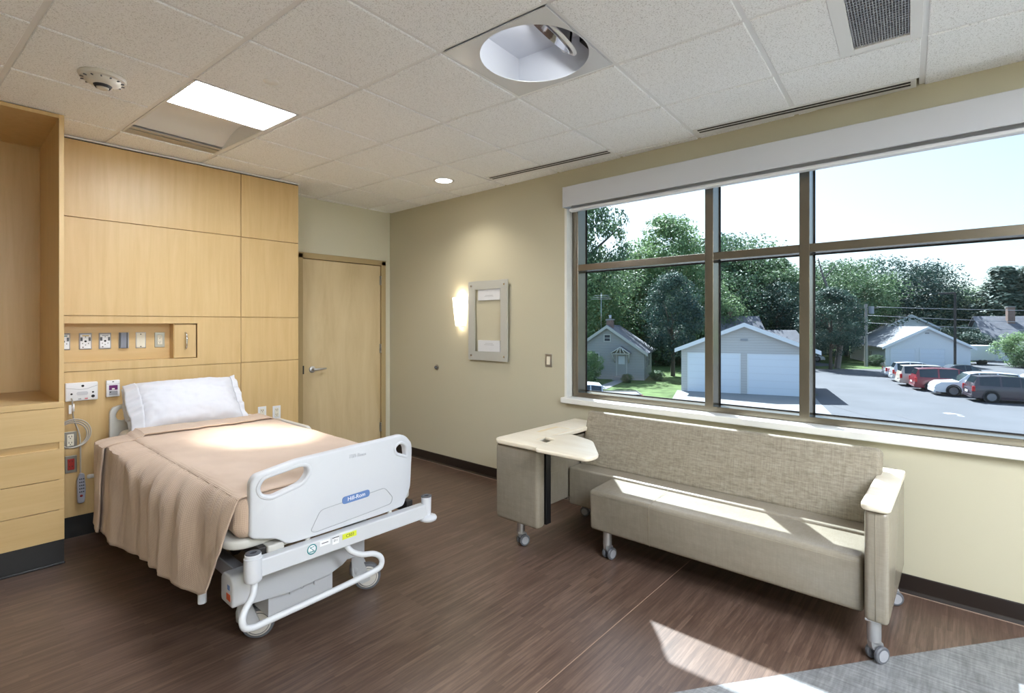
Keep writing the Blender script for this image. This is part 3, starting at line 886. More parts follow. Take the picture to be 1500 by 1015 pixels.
troffer(1, 5, 'lit fluorescent ceiling light with curved white reflector above the bed')
for (i, j, lab) in ((0, -3, 'added unseen fill panel in the ceiling above the near side of the room'), (-2, -4, 'added unseen fill panel in the ceiling near the left wall'), (1, -5, 'added unseen fill panel in the ceiling at the near end of the room centre')):
    troffer(i, j, lab, half=False)  # out-of-view panels added only to brighten the room

# recessed procedure lamp
pl = thing('procedure_light', 'square recessed procedure lamp with round opening and tilted lamp head', 'ceiling light', gp(2.5, 2.5, H))
cpt = gp(2.49, 2.45, H)
bm = BM()
sq = [gp(2.02, 2.02), gp(2.98, 2.02), gp(2.98, 2.98), gp(2.02, 2.98)]
R_O = .262
slab(bm, [(p.x, p.y) for p in sq], [[(cpt.x + R_O * math.cos(2 * PI * k / 48), cpt.y + R_O * math.sin(2 * PI * k / 48)) for k in range(48)]], lambda u, v, t: (u, v, H - .006 + t), 0, .004)
part('trim_plate', bm, M('gloss_white_trim', (214, 216, 220), .2), pl)
bm = BM()
HT = .20
gbox(bm, 2.01, 2.03, 2.01, 2.99, H, H + HT); gbox(bm, 2.97, 2.99, 2.01, 2.99, H, H + HT)
gbox(bm, 2.03, 2.97, 2.01, 2.03, H, H + HT); gbox(bm, 2.03, 2.97, 2.97, 2.99, H, H + HT); gbox(bm, 2.01, 2.99, 2.01, 2.99, H + HT, H + HT + .01)
part('housing', bm, M('housing_white', (206, 208, 214), .35), pl)
target = Vector((1.38, 3.42, .75)); src = gp(2.46, 2.30, H + .085)
dv = (target - src).normalized()
bm = BM()
lathe(bm, src, [(.0, -.09), (.045, -.086), (.105, -.055), (.140, 0), (.146, .014), (.136, .014), (.128, 0), (.08, -.06), (0, -.07)], dv, 32)
hd = part('lamp_head', bm, CHROME, pl, True)
bm = BM(); lathe(bm, src - dv * .045, [(0, -.02), (.03, -.02), (.03, .02), (0, .03)], dv, 20)
part('bulb', bm, glow('lamp_bulb', (1, .97, .9), 1.5), hd)
bm = BM()
s_ = dv.cross(Vector((0, 0, 1))).normalized(); u_ = s_.cross(dv)
tube(bm, [src + (s_ * math.cos(a) + u_ * math.sin(a)) * .165 for a in [2 * PI * k / 36 for k in range(37)]], .009, 8)
cyl(bm, src + s_ * .165, src + s_ * .21, .01); cyl(bm, src - s_ * .165, src - s_ * .21, .01)
part('gimbal_ring', bm, WHITEP, pl, True)
bm = BM(); gbox(bm, 2.80, 2.96, 2.06, 2.22, H + .10, H + .19); part('driver_box', bm, DARK, pl)
bm = BM(); gbox(bm, 2.06, 2.22, 2.06, 2.16, H + .12, H + .19); part('junction_box', bm, DARK, pl)
add_light('housing_fill', 'POINT', src - dv * .01 + Vector((0, 0, .02)), 5.0, (.92, .96, 1.0), pl, shadow_soft_size=.03)  # fill added inside the housing, standing in for window light
sp = add_light('lamp_light', 'SPOT', src + dv * .02, SPOT_W, (1, .97, .90), pl, spot_size=math.radians(16), spot_blend=1.0, shadow_soft_size=.05)
sp.rotation_euler = dv.to_track_quat('-Z', 'Y').to_euler()

# can light
cn = thing('recessed_downlight', 'small round lit downlight in the ceiling near the far corner', 'ceiling light', (3.017, 3.535, H))
bm = BM(); lathe(bm, (3.017, 3.535, H - .013), [(.072, .006), (.074, .001), (.092, 0), (.096, .005)], (0, 0, 1), 36); part('trim_ring', bm, WHITE, cn, True)
bm = BM(); lathe(bm, (3.017, 3.535, H - .0095), [(0, 0), (.074, 0)], (0, 0, 1), 36); part('lit_lens', bm, glow('can_lens', (1, .97, .9), 6), cn)
c_ = add_light('lamp_light', 'SPOT', (3.017, 3.535, H - .016), CAN_W, (1, .93, .80), cn, spot_size=math.radians(130), spot_blend=.8, shadow_soft_size=.07)
# sprinkler cover
bm = BM(); lathe(bm, (1.183, 2.785, H - .012), [(0, 0), (.036, .001), (.040, .004), (.034, .012)], (0, 0, 1), 32)
solo('sprinkler_cover', bm, WHITE, 'flat round white sprinkler cover plate beside the lit troffer', 'sprinkler', smooth=True)
# smoke detector
sd = thing('smoke_detector', 'round cream smoke detector on the ceiling above the cabinet', 'smoke detector', (.581, 3.385, H - .06))
c0 = (.581, 3.385, H - .075)
IV2 = M('detector_cream', (214, 208, 198), .45)
bm = BM(); lathe(bm, c0, [(.060, .068), (.098, .068), (.101, .060), (.096, .048), (.080, .043)], (0, 0, 1), 40); part('base', bm, IV2, sd, True)
bm = BM(); lathe(bm, c0, [(.080, .044), (.076, .034), (.060, .024), (.040, .018)], (0, 0, 1), 40); part('cover', bm, IV2, sd, True)
bm = BM(); lathe(bm, c0, [(.040, .020), (.036, .012), (.031, .005)], (0, 0, 1), 32); part('vent', bm, DARK, sd, True)
bm = BM(); lathe(bm, c0, [(0, 0), (.022, 0), (.026, .004), (.026, .010)], (0, 0, 1), 28); part('cap', bm, IV2, sd, True)
bm = BM()
for k in range(14):
    a = 2 * PI * k / 14
    p = Vector(c0) + Vector((math.cos(a) * .083, math.sin(a) * .079, .040)); box(bm, p.x - .003, p.x + .003, p.y - .009, p.y + .009, p.z - .004, p.z + .001, rot=Matrix.Rotation(a + PI / 2, 3, 'Z'))
part('vent_slots', bm, DGREY, sd)
# linear slot diffusers
for j0, j1, lab in ((.04, 1.97, 'long two slot linear diffuser in the ceiling directly above the window'), (2.98, 4.96, 'long two slot linear diffuser in the ceiling left of the window')):
    t = thing('slot_diffuser', lab, 'air diffuser', gp(4.88, (j0 + j1) / 2, H - .01), 'linear slot diffusers along the window wall')
    bm = BM(); gbox(bm, 4.79, 4.99, j0, j1, H - .010, H + .002, .001); part('frame', bm, GRID, t)
    bm = BM(); gbox(bm, 4.805, 4.84, j0 + .04, j1 - .04, H - .0115, H - .009); gbox(bm, 4.868, 4.902, j0 + .04, j1 - .04, H - .0115, H - .009); part('slots', bm, BLACK, t)
# return grille
t = thing('air_return_grille', 'perforated grey metal return air grille in the ceiling by the window', 'air grille', gp(3.5, .25, H))
bm = BM()
gbox(bm, 2.6, 4 - .015, .012, .085, H - .010, H + .002, .002); gbox(bm, 2.6, 4 - .02, .43, .525, H - .010, H + .002, .002)
gbox(bm, 3.90, 3.985, .085, .43, H - .010, H + .002, .002); gbox(bm, 2.52, 2.60, .012, .49, H - .010, H + .002, .002); part('frame', bm, GRID, t)
bm = BM(); gbox(bm, 2.6, 3.90, .085, .43, H + .006, H + .008); part('backing', bm, M('grille_backing', (96, 98, 104), .6), t)
bm = BM()
for k in range(38): gbox(bm, 2.6 + 1.3 * (k + .5) / 38 - .004, 2.6 + 1.3 * (k + .5) / 38 + .004, .085, .43, H - .002, H + .006)
for k in range(20): gbox(bm, 2.6, 3.90, .085 + .345 * (k + .5) / 20 - .0025, .085 + .345 * (k + .5) / 20 + .0025, H - .003, H + .004)
part('grid_core', bm, M('grille_grey', (168, 170, 176), .4, .3), t)
# ------------------------------------------------------------------ hospital bed
BC = 1.298
bed = thing('hospital_bed', 'white hospital bed with tan blanket, foot end towards the room centre', 'bed', (BC, 3.35, 0))
def fbmap(y, dx=0, dz=0, curve=.045):
    return lambda u, v, t: (u + dx, y + t + curve * ((u + 0 - 1.279) / .41) ** 4, v + dz)
OUT = [(.867, .585), (.867, .810), (.885, .842), (1.041, .880), (1.323, .892), (1.600, .898), (1.640, .882), (1.688, .838), (1.693, .796), (1.677, .600), (1.640, .560), (1.622, .522), (1.004, .522), (.967, .556), (.879, .575)]
LH = [(.902, .785), (.920, .822), (1.055, .849), (1.087, .842), (1.092, .812), (1.065, .777), (.945, .742), (.912, .755)]
RH = [(1.560, .836), (1.590, .853), (1.632, .832), (1.642, .775), (1.570, .812)]
def refine(poly, n=4):
    o = []
    for i in range(len(poly)):
        a = poly[i]; b = poly[(i + 1) % len(poly)]
        L = math.hypot(b[0] - a[0], b[1] - a[1]); k = max(1, int(L / .06))
        for q in range(k): o.append((a[0] + (b[0] - a[0]) * q / k, a[1] + (b[1] - a[1]) * q / k))
    return o
outr = refine(round_poly(OUT, [.02, .03, .03, .03, .01, .03, .03, .03, .03, .03, .03, .04, .04, .03, .02]))
lh = round_poly(LH, .02); rh = round_poly(RH, .016)
bm = BM(); slab(bm, outr, [lh, rh], fbmap(2.195), 0, .042, bev=.009)
# raised handle rims
def rim(bm, loop, y, grow, m):
    cx_ = sum(p[0] for p in loop) / len(loop); cz_ = sum(p[1] for p in loop) / len(loop)
    pts = []
    for u, v in loop:
        d = Vector((u - cx_, v - cz_)); L = d.length; d = d * ((L + grow) / L); pts.append(m(cx_ + d.x, cz_ + d.y, 0))
    pts.append(pts[0]); tube(bm, pts, .009, 8)
rim(bm, lh, 2.195, .011, fbmap(2.199)); rim(bm, rh, 2.195, .009, fbmap(2.199))
fb = part('footboard', bm, BEDW, bed, True)
F1 = fbmap(2.1935)
bm = BM()
for lp in (round_poly([(1.104, .552), (1.150, .634), (1.490, .652), (1.540, .592), (1.530, .562), (1.124, .541)], .02),):
    pts = [F1(u, v, 0) for u, v in refine(lp)]; pts.append(pts[0]); tube(bm, pts, .0016, 6)
part('panel_line', bm, LINE, fb)
bm = BM(); slab(bm, round_poly([(1.255, .630), (1.400, .634), (1.400, .668), (1.255, .664)], .017), [], lambda u, v, t: (u, 2.1935 - t, v), 0, .003)
lb = part('logo_badge', bm, BLUE, fb)
part('lettering', text_bm('Hill-Rom', .026, frame4((1.328, 2.1898, .650), (1, 0, .03)), .0006), LABELW, lb, False)
part('embossed_lettering', text_bm('Hill-Rom', .025, frame4((1.337, 2.1925, .846), (1, 0, 0)), .0012), M('embossed_grey', (204, 206, 211), .4), fb, False)
for x in (1.10, 1.53):
    bm = BM(); cyl(bm, (x, 2.215, .50), (x, 2.215, .535), .011, seg=14); part('mounting_post', bm, BEDC, fb)
# cross beam
bm = BM(); box(bm, .862, 1.742, 2.165, 2.215, .440, .512, .005, 2)
beam = part('foot_beam', bm, BEDM, bed)
FRY = 2.1645
bm = BM(); lathe(bm, (1.094, FRY, .484), [(0, .0008), (.0225, .0008), (.0225, 0)], (0, -1, 0), 30); lg = part('round_logo', bm, LABELW, beam)
bm = BM(); lathe(bm, (1.094, FRY, .484), [(.018, .001), (.018, .0016), (.0225, .0016), (.0225, .001)], (0, -1, 0), 30)
box(bm, 1.082, 1.106, FRY - .0016, FRY - .001, .472, .4755); box(bm, 1.084, 1.104, FRY - .0016, FRY - .001, .492, .495)
tube(bm, [(1.086, FRY - .0014, .492), (1.098, FRY - .0014, .482), (1.100, FRY - .0014, .474)], .0016, 6)
part('logo_ring', bm, TEAL, lg)
bm = BM(); box(bm, 1.130, 1.180, FRY - .001, FRY, .482, .506); st = part('paper_label', bm, LABELW, beam)
bm = BM(); box(bm, 1.139, 1.170, FRY - .0014, FRY - .001, .4925, .4955); part('printed_line', bm, INK, st)
bm = BM(); box(bm, 1.190, 1.222, FRY - .001, FRY, .472, .503); st = part('paper_label', bm, LABELW, beam)
bm = BM(); box(bm, 1.190, 1.222, FRY - .0014, FRY - .001, .4995, .503); part('label_bar', bm, INK, st)
part('lettering', text_bm('211', .014, frame4((1.206, FRY - .0014, .488), (1, 0, 0)), .0002), INK, st, False)
bm = BM(); box(bm, 1.240, 1.312, FRY - .001, FRY, .478, .503); st = part('yellow_label', bm, YELLOW, beam)
part('lettering', text_bm('C503', .019, frame4((1.278, FRY - .0014, .4905), (1, 0, 0)), .0002), INK, st, False)
bm = BM(); cyl(bm, (1.45, 2.19, .432), (1.45, 2.19, .442), .007, seg=10); part('bolt', bm, STEEL, beam)
for x, L_ in ((.856, 0), (1.742, 1)):
    bm = BM()
    zb, zt = (.432, .540) if not L_ else (.448, .548)
    lathe(bm, (x, 2.185, 0), [(.030, zb - .004), (.033, zb), (.0345, zb + .01), (.0345, zt - .016), (.031, zt - .014), (.031, zt - .002), (.029, zt)] if not L_ else [(.022, zb), (.025, zb + .01), (.027, zt - .012), (.027, zt)], seg=30)
    if L_: lathe(bm, (x + .006, 2.178, 0), [(0, .413), (.030, .416), (.045, .424), (.048, .434), (.044, .442), (.030, .449), (.0, .451)], seg=30)
    bp = part('corner_bumper', bm, BEDW, bed, True)
    bm = BM(); lathe(bm, (x, 2.185, zt - .001), [(.0285, .0), (.0285, .005), (.024, .007), (.014, .006), (.013, .0)], seg=28); part('socket_ring', bm, DGREY, bp, True)
    bm = BM(); lathe(bm, (x, 2.185, zt + .0005), [(0, .0), (.014, 0)], seg=20); part('socket_hole', bm, INK, bp)
# step bar
bm = BM()
tube(bm, [(.858, 2.185, .44), (.858, 2.180, .405), (.845, 2.165, .375), (.808, 2.140, .345), (.792, 2.125, .318), (.800, 2.120, .288), (.835, 2.118, .276), (.90, 2.12, .277), (1.21, 2.12, .288), (1.385, 2.12, .300), (1.420, 2.122, .318), (1.418, 2.128, .350), (1.388, 2.14, .372), (1.335, 2.155, .382), (1.292, 2.175, .405), (1.276, 2.20, .44)], .0135, 12, sm=6)
part('step_bar', bm, BEDM, bed, True)
# base shield and frames
bm = BM()
prof = [(.905, .262), (1.076, .247), (1.268, .258), (1.335, .280), (1.392, .318), (1.425, .36), (1.425, .425), (.905, .425)]
slab(bm, prof, [], lambda u, v, t: (u, 2.33 + t, v), 0, .02)
box(bm, 1.372, 1.470, 2.345, 2.40, .285, .44, .006)
part('foot_shield', bm, BEDG, bed)
bm = BM(); slab(bm, round_poly([(2.335, .265), (2.335, .37), (2.36, .395), (2.44, .395), (2.47, .37), (2.47, .265)], .02), [], lambda u, v, t: (.832 + t, u, v), 0, .085, bev=.008)
cr = part('base_corner_cover', bm, BEDW, bed, True)
bm = BM(); box(bm, .8305, .8325, 2.36, 2.40, .290, .318); part('warning_sticker', bm, M('orange_label', (204, 84, 40), .5), cr)
bm = BM(); box(bm, .8305, .8325, 2.365, 2.39, .335, .355); part('warning_sticker', bm, BLUE, cr)
bm = BM()
box(bm, .99, 1.30, 2.36, 2.62, .155, .30, .004)
for x in (1.088, 1.205): box(bm, x - .006, x + .006, 2.348, 2.36, .225, .285, .003)
part('motor_box', bm, BEDG, bed)
bm = BM(); lathe(bm, (1.145, 2.359, .235), [(.006, 0), (.006, .0012), (.009, .0012), (.009, 0)], (0, -1, 0), 16); part('mark', bm, GREYP, bed)
bm = BM()
box(bm, .89, .94, 2.40, 4.35, .30, .37, .004); box(bm, 1.56, 1.61, 2.46, 4.35, .30, .37, .004)
box(bm, .94, 1.56, 2.46, 2.52, .30, .37, .004); box(bm, .94, 1.56, 4.2, 4.26, .30, .37, .004)
part('base_frame', bm, BEDG, bed)
bm = BM()
box(bm, .90, .94, 2.24, 4.42, .47, .53, .004); box(bm, 1.655, 1.695, 2.24, 4.42, .47, .53, .004)
for y in (2.7, 3.2, 3.7, 4.2): box(bm, .94, 1.655, y, y + .05, .47, .52, .003)
for (a, b) in (((1.0, 2.75, .34), (1.0, 3.2, .48)), ((1.6, 2.75, .34), (1.6, 3.2, .48)), ((1.0, 4.1, .34), (1.0, 3.7, .48)), ((1.6, 4.1, .34), (1.6, 3.7, .48))): tube(bm, [a, b], .025, 10)
part('deck_frame', bm, DARK, bed)
bm = BM(); box(bm, .93, 1.00, 2.22, 2.30, .50, .535, .006); box(bm, 1.00, 1.12, 2.225, 2.32, .515, .525, .003)
part('footboard_bracket', bm, BEDC, bed)
bm = BM(); slab(bm, round_poly([(.795, 2.27), (1.735, 2.27), (1.735, 4.44), (.795, 4.44)], .10, 8), [], lambda u, v, t: (u, v, t), .528, .568, bev=.012)
part('sleep_deck', bm, BEDC, bed, True)
bm = BM(); box(bm, .835, 1.735, 2.30, 4.43, .568, .742, .05, 5); part('mattress', bm, SHEET, bed, True)
# casters
def bed_caster(cx_, cy_, r, ang):
    root = bpy.data.objects.new('caster', None); COL.objects.link(root); root.parent = bed
    Rm = Matrix.Rotation(ang, 3, 'Z'); C = Vector((cx_, cy_, r))
    ax = Rm @ Vector((1, 0, 0)); fw = Rm @ Vector((0, 1, 0))
    bm = BM()
    lathe(bm, C, [(r * .78, -.020), (r - .002, -.016), (r, 0), (r - .002, .016), (r * .78, .020)], ax, 36)
    w_ = part('tyre', bm, RUBBER, bed, True); w_.parent = root; 
    bm = BM(); lathe(bm, C, [(0, -.024), (r * .55, -.024), (r * .80, -.020), (r * .80, .020), (r * .55, .024), (0, .024)], ax, 36)
    w_ = part('wheel_disc', bm, DISC, bed, True); w_.parent = root
    bm = BM()
    for s in (-1, 1): lathe(bm, C + ax * (s * .0235), [(r * .66, -.001), (r * .66, .001), (r * .69, .001), (r * .69, -.001)], ax, 36)
    w_ = part('disc_line', bm, DGREY, bed); w_.parent = root
    bm = BM()
    sw_ = C + fw * .045 + Vector((0, 0, r + .02))
    slab(bm, round_poly([(-.02, -.01), (.035, r + .055), (.085, r + .055), (.075, .01), (.03, -.03)], .015), [], lambda u, v, t: tuple(C + fw * u + ax * t + Vector((0, 0, v))), .026, .034)
    slab(bm, round_poly([(-.02, -.01), (.035, r + .055), (.085, r + .055), (.075, .01), (.03, -.03)], .015), [], lambda u, v, t: tuple(C + fw * u + ax * t + Vector((0, 0, v))), -.034, -.026)
    t_ = C + fw * .06
    lathe(bm, (t_.x, t_.y, 0), [(.0, r + .02), (.034, r + .02), (.036, r + .06), (.030, r + .085), (.022, r + .09), (.022, .31)], seg=24)
    w_ = part('fork', bm, BEDG, bed); w_.parent = root
bed_caster(1.010, 2.515, .072, math.radians(60)); bed_caster(1.592, 2.515, .072, math.radians(58))
bed_caster(1.012, 4.12, .068, math.radians(15)); bed_caster(1.590, 4.12, .068, math.radians(-10))
# headboard
bm = BM(); slab(bm, outr, [lh, rh], fbmap(4.455, dx=-.07, dz=.055, curve=-.03), 0, .036, bev=.008)
part('headboard', bm, BEDC, bed, True)
# side rails (lowered), the head one peeks out beside the blanket
def rail(x, y0, y1, s, name='side_rail', z0=.32, z1=.715):
    bm = BM()
    o = round_poly([(y0 + .04, z0), (y1 - .08, z0), (y1, z0 + .12), (y1, z1 - .02), (y1 - .06, z1), (y0 + .05, z1), (y0, z1 - .06), (y0, z0 + .08)], .04)
    hl = round_poly([(y0 + .05, z1 - .09), (y1 - .05, z1 - .09), (y1 - .05, z1 - .04), (y0 + .05, z1 - .04)], .02)
    slab(bm, o, [hl], lambda u, v, t: (x + t, u, v), 0, .032, bev=.008)
    return part(name, bm, BEDC, bed, True)
r1 = rail(.720, 3.62, 4.30, 1, z1=.695); rail(.775, 2.62, 3.50, 1, z1=.58); rail(1.815, 3.62, 4.26, -1); rail(1.815, 2.72, 3.50, -1, z1=.60)
bm = BM(); cyl(bm, (.700, 4.22, .50), (.655, 4.22, .50), .011, .014, seg=14); lathe(bm, (.655, 4.22, .50), [(.014, 0), (.010, .008), (0, .011)], (-1, 0, 0), 14); part('release_knob', bm, BEDW, r1, True)
bm = BM(); box(bm, .688, .700, 4.17, 4.205, .55, .64, .002, 1); part('control_strip', bm, DGREY, r1)
bm = BM(); box(bm, .686, .689, 4.175, 4.20, .615, .63); part('red_mark', bm, REDP, r1)
bm = BM()
for x in (.74, 1.81):
    for y in (3.0, 3.9): box(bm, min(x, .9) if x < 1 else 1.68, .92 if x < 1 else 1.82, y, y + .06, .42, .47, .004)
part('rail_arm', bm, BEDG, bed)
bm = BM(); cyl(bm, (.80, 2.60, .215), (.80, 2.60, .40), .018, seg=16); part('drain_peg', bm, BEDW, bed, True)

# ------------------------------------------------------------------ blanket
def interp(x, xs, ys):
    if x <= xs[0]: return ys[0]
    for a, b, c, d in zip(xs, xs[1:], ys, ys[1:]):
        if x <= b: return c + (d - c) * (x - a) / (b - a)
    return ys[-1]
XE, XR = .835, 1.700
ZT = .752
def nz(x, y, z, s=1): return noise.noise(Vector((x * s, y * s, z * s)))
def hem(y): return interp(y, [2.40, 2.50, 2.66, 2.92, 3.36, 3.70, 4.15], [.345, .300, .296, .284, .240, .226, .215])
def topz(x, y):
    z = ZT + .012 * nz(x * 3, y * 2.2, 1.7) + .005 * nz(x * 14, y * 8, 4)
    z += .010 * max(0, 1 - abs(y - 4.1) / .4)
    return z
def side_pt(q, y, off=0.0):
    """q 0 at the mattress edge, 1 at the hem"""
    ridge = interp(y, [2.35, 2.6, 2.85, 3.4, 3.55, 3.7, 4.2], [.035, .06, .085, .10, .115, .13, .13])
    zt = ZT - .012
    bw = interp(y, [2.4, 2.8, 3.4, 3.65], [.42, .40, .34, .16]); dz = interp(y, [2.4, 2.8, 3.4, 3.65], [.20, .17, .12, .022])
    z = zt - dz * (q / bw) ** 1.3 if q < bw else zt - dz - (zt - dz - hem(y)) * (q - bw) / (1 - bw)
    b = min(1, q / bw)
    out = ridge * (math.sin(b * PI / 2) ** .9) + .03 * q
    amp = .015 * min(1, q * 2.5) * (1 - .62 * q)
    f = amp * (math.sin(y * 27 + 2.6 * math.sin(y * 4) + 1.5 * q) + 1.2 * nz(0, y * 8, q * 1.4)) + .010 * q * math.sin(y * 7 + 1.0)
    f += .010 * nz(3, y * 20, q * 3) * (1 - .5 * q) + .004 * nz(9, y * 40, q * 5) * (1 - q)
    return XE - .002 - out - f - off, z
def blanket_grid(y_lo, y_hi, ny, off=0.0, foot=True, zoff=0.0, qh=1.0):
    bm = BM(); rows_ = []
    ns, nt = 34, 40
    for k in range(ny + 1):
        t = k / ny; row = []
        for s in range(ns, -1, -1):
            q = s / ns * qh
            yl = y_lo + (.17 * q ** 1.6 if foot else .02 * math.sin(q * 3)); y = yl + (y_hi - yl) * t + (.012 * math.sin(q * 6 + 1) if not foot or t > .9 else 0)
            x, z = side_pt(q, y, off)
            row.append((x, y, z))
        for s in range(1, 6):
            a = s / 6 * PI / 2
            y = y_lo + (y_hi - y_lo) * t; zt = topz(XE + .05, y); r = .045
            row.append((XE - .002 + r - r * math.cos(a), y, ZT - .012 + (zt - ZT + .012) * math.sin(a)))
        for s in range(nt + 1):
            x = XE + .046 + (XR - XE - .092) * s / nt; y = y_lo + (y_hi - y_lo) * t
            row.append((x, y, topz(x, y) + off * .5 + zoff))
        for s in range(1, 6):
            a = s / 6 * PI / 2; y = y_lo + (y_hi - y_lo) * t; zt = topz(XR - .05, y)
            row.append((XR - .046 + .048 * math.sin(a), y, ZT - .012 + (zt - ZT + .012) * math.cos(a)))
        for s in range(0, 13):
            q = s / 12; y = y_lo + (y_hi - y_lo) * t; row.append((XR + .002 + off + interp(y, [2.3, 2.8], [0, .03]) * q ** .7, y, ZT - .012 - q * interp(y, [2.3, 2.75], [.05, .32])))
        rows_.append([bm.verts.new(p) for p in row])
    for a, b in zip(rows_, rows_[1:]):
        for i in range(len(a) - 1): bm.faces.new((a[i], a[i + 1], b[i + 1], b[i]))
    return bm
bl = thing('blanket', 'tan woven blanket spread over the hospital bed and draping down its near side', 'blanket', (BC, 3.2, .21))
bm = blanket_grid(2.275, 4.10, 190)
o = part('cover', bm, BLANKET, bl, True)
md = o.modifiers.new('thick', 'SOLIDIFY'); md.thickness = .006; md.offset = 1
bm = blanket_grid(3.90, 4.13, 30, off=.020, foot=False, zoff=.004, qh=.99)
o = part('folded_edge', bm, BLANKET, bl, True)
md = o.modifiers.new('thick', 'SOLIDIFY'); md.thickness = .010; md.offset = 1
bm = BM()
t_ = bmesh.new(); bmesh.ops.create_cube(t_, size=1); bmesh.ops.scale(t_, vec=(.875, .34, .182), verts=t_.verts); bmesh.ops.bevel(t_, geom=t_.edges[:], offset=.05, segments=6, affect='EDGES', profile=.5)
bmesh.ops.translate(t_, vec=(1.262, 2.428, .658), verts=t_.verts); bmesh.ops.subdivide_edges(t_, edges=t_.edges[:], cuts=2, use_grid_fill=True)
for v in t_.verts:
    n_v = Vector((v.co.x - BC, v.co.y - 2.42, 0)).normalized(); v.co += n_v * (.008 * nz(v.co.x * 12, v.co.y * 12, v.co.z * 5))
merge(bm, t_)
part('tucked_end', bm, BLANKET, bl, True)

# ------------------------------------------------------------------ pillow
pw = thing('pillow', 'plump white pillow leaning at the head of the bed', 'pillow', (1.22, 4.25, .79))
WX, WZ = .325, .205
tilt = math.radians(46)
def pil(u, v, side):
    e = (1 - abs(u) ** 3.2) ** .55 * (1 - abs(v) ** 3.0) ** .6
    th = .108 * e
    pinch = 1 - .07 * (abs(v) ** 3) * (1 - abs(u)) - 0
    x = u * WX * (1 - .05 * (1 - abs(v) ** 2) * abs(u) ** 4); zz = v * WZ * (1 - .06 * (1 - abs(u) ** 2) * abs(v) ** 4 + .03 * abs(u) ** 4)
    w_ = .011 * nz(u * 3.2, v * 3.2, 2.2 + side) + .006 * nz(u * 9 + 3 * v, v * 7, 5) + .004 * nz(u * 20, v * 16, 9)
    w_ += .012 * math.exp(-((abs(u) - .9) / .12) ** 2) * .5 * math.sin(v * 22 + 2 * math.sin(v * 5))
    y = side * (th + w_ * min(1, e * 2))
    return x, y, zz
def pplace(x, y, z, bend=0):
    # local: x right, y towards the viewer, z up in pillow plane; lean back
    Y = -y; R_ = Matrix.Rotation(-tilt + PI / 2 - PI / 2, 3, 'X')
    q = Matrix.Rotation(-(PI / 2 - tilt), 3, 'X') @ Vector((x, Y, z))
    q = Matrix.Rotation(math.radians(-1.5), 3, 'Z') @ q
    return q + Vector((1.225, 4.235, .905))
bm = BM(); N = 44
grids = []
for side in (1, -1):
    g_ = [[None] * (N + 1) for _ in range(N + 1)]
    for a in range(N + 1):
        for b in range(N + 1):
            u = -1 + 2 * a / N; v = -1 + 2 * b / N
            g_[a][b] = bm.verts.new(pplace(*pil(u, v, side)))
    for a in range(N):
        for b in range(N): bm.faces.new((g_[a][b], g_[a + 1][b], g_[a + 1][b + 1], g_[a][b + 1]))
bmesh.ops.remove_doubles(bm, verts=bm.verts, dist=.0015)
part('pillow_body', bm, PILLOW, pw, True)
# open pillowcase flaps at both ends
for sg, wlen in ((-1, .075), (1, .040)):
    bm = BM()
    for side in (1, -1):
        R_ = []
        for k in range(9):
            t = k / 8
            row = []
            for b in range(41):
                v = -1 + 2 * b / 40
                x, y, z = pil(sg * .93, v * .97, side)
                fl = wlen * (1 + .12 * math.sin(v * 4 + 1)) 
                row.append(bm.verts.new(pplace(x + sg * fl * t, y * (1 - .2 * t) + side * .006 + .009 * t * math.sin(v * 13 + side * .5) - (.0 if sg > 0 else .045) * t, z * (1 + .05 * t))))
            R_.append(row)
        for a, b in zip(R_, R_[1:]):
            for i in range(40): bm.faces.new((a[i], a[i + 1], b[i + 1], b[i]))
    o = part('pillowcase_flap', bm, PILLOW, pw, True)
    md = o.modifiers.new('thick', 'SOLIDIFY'); md.thickness = .003

# ------------------------------------------------------------------ sofa with swivel tablet
so = thing('sofa', 'long taupe upholstered sleeper sofa on casters under the window', 'sofa', (3.0, 1.2, 0))
bm = BM(); box(bm, 2.70, 3.06, .340, 1.782, .185, .452, .022, 4)
for v in bm.verts:
    if v.co.z > .40 and v.co.x < 2.9: v.co.z -= .018 * (2.9 - v.co.x) / .2
    if v.co.x < 2.8 and v.co.z < .25: v.co.x += .012
seat = part('seat', bm, VINYL, so, True)
bm = BM(); tube(bm, [(2.709, 1.37, .19), (2.6985, 1.37, .25), (2.6975, 1.37, .40), (2.704, 1.37, .430), (2.74, 1.37, .4405), (2.95, 1.37, .4555), (3.04, 1.37, .4555)], .0014, 6)
tube(bm, [(2.701, .36, .412), (2.701, 1.76, .412)], .0014, 6)
part('seat_seam', bm, M('seam_taupe', (140, 130, 112), .5), seat)
bm = BM(); box(bm, 2.96, 3.34, .36, 2.12, .20, .462, .015, 3); part('rear_seat_section', bm, VINYL, so, True)
# backrest, reclined
bm = BM()
box(bm, 0, .115, .325, 2.125, 0, .395, .022, 4)
Rb = Matrix.Rotation(math.radians(17), 4, 'Y')
bmesh.ops.transform(bm, matrix=Matrix.Translation((3.095, 0, .455)) @ Rb, verts=bm.verts)
back = part('backrest', bm, UPH, so, True)
# right arm
bm = BM(); box(bm, 2.655, 3.385, .243, .332, .185, .668, .02, 4); arm = part('arm_panel', bm, VINYL, so, True)
bm = BM(); tube(bm, [(2.6545, .290, .20), (2.6545, .290, .66)], .0012, 6); part('arm_seam', bm, M('seam_taupe2', (140, 130, 112), .5), arm)
bm = BM(); slab(bm, round_poly([(2.640, .236), (3.395, .236), (3.395, .345), (2.640, .345)], .04, 8), [], lambda u, v, t: (u, v, t), .668, .700, bev=.010); part('arm_cap', bm, CREAM, so, True, label='cream laminate arm cap')
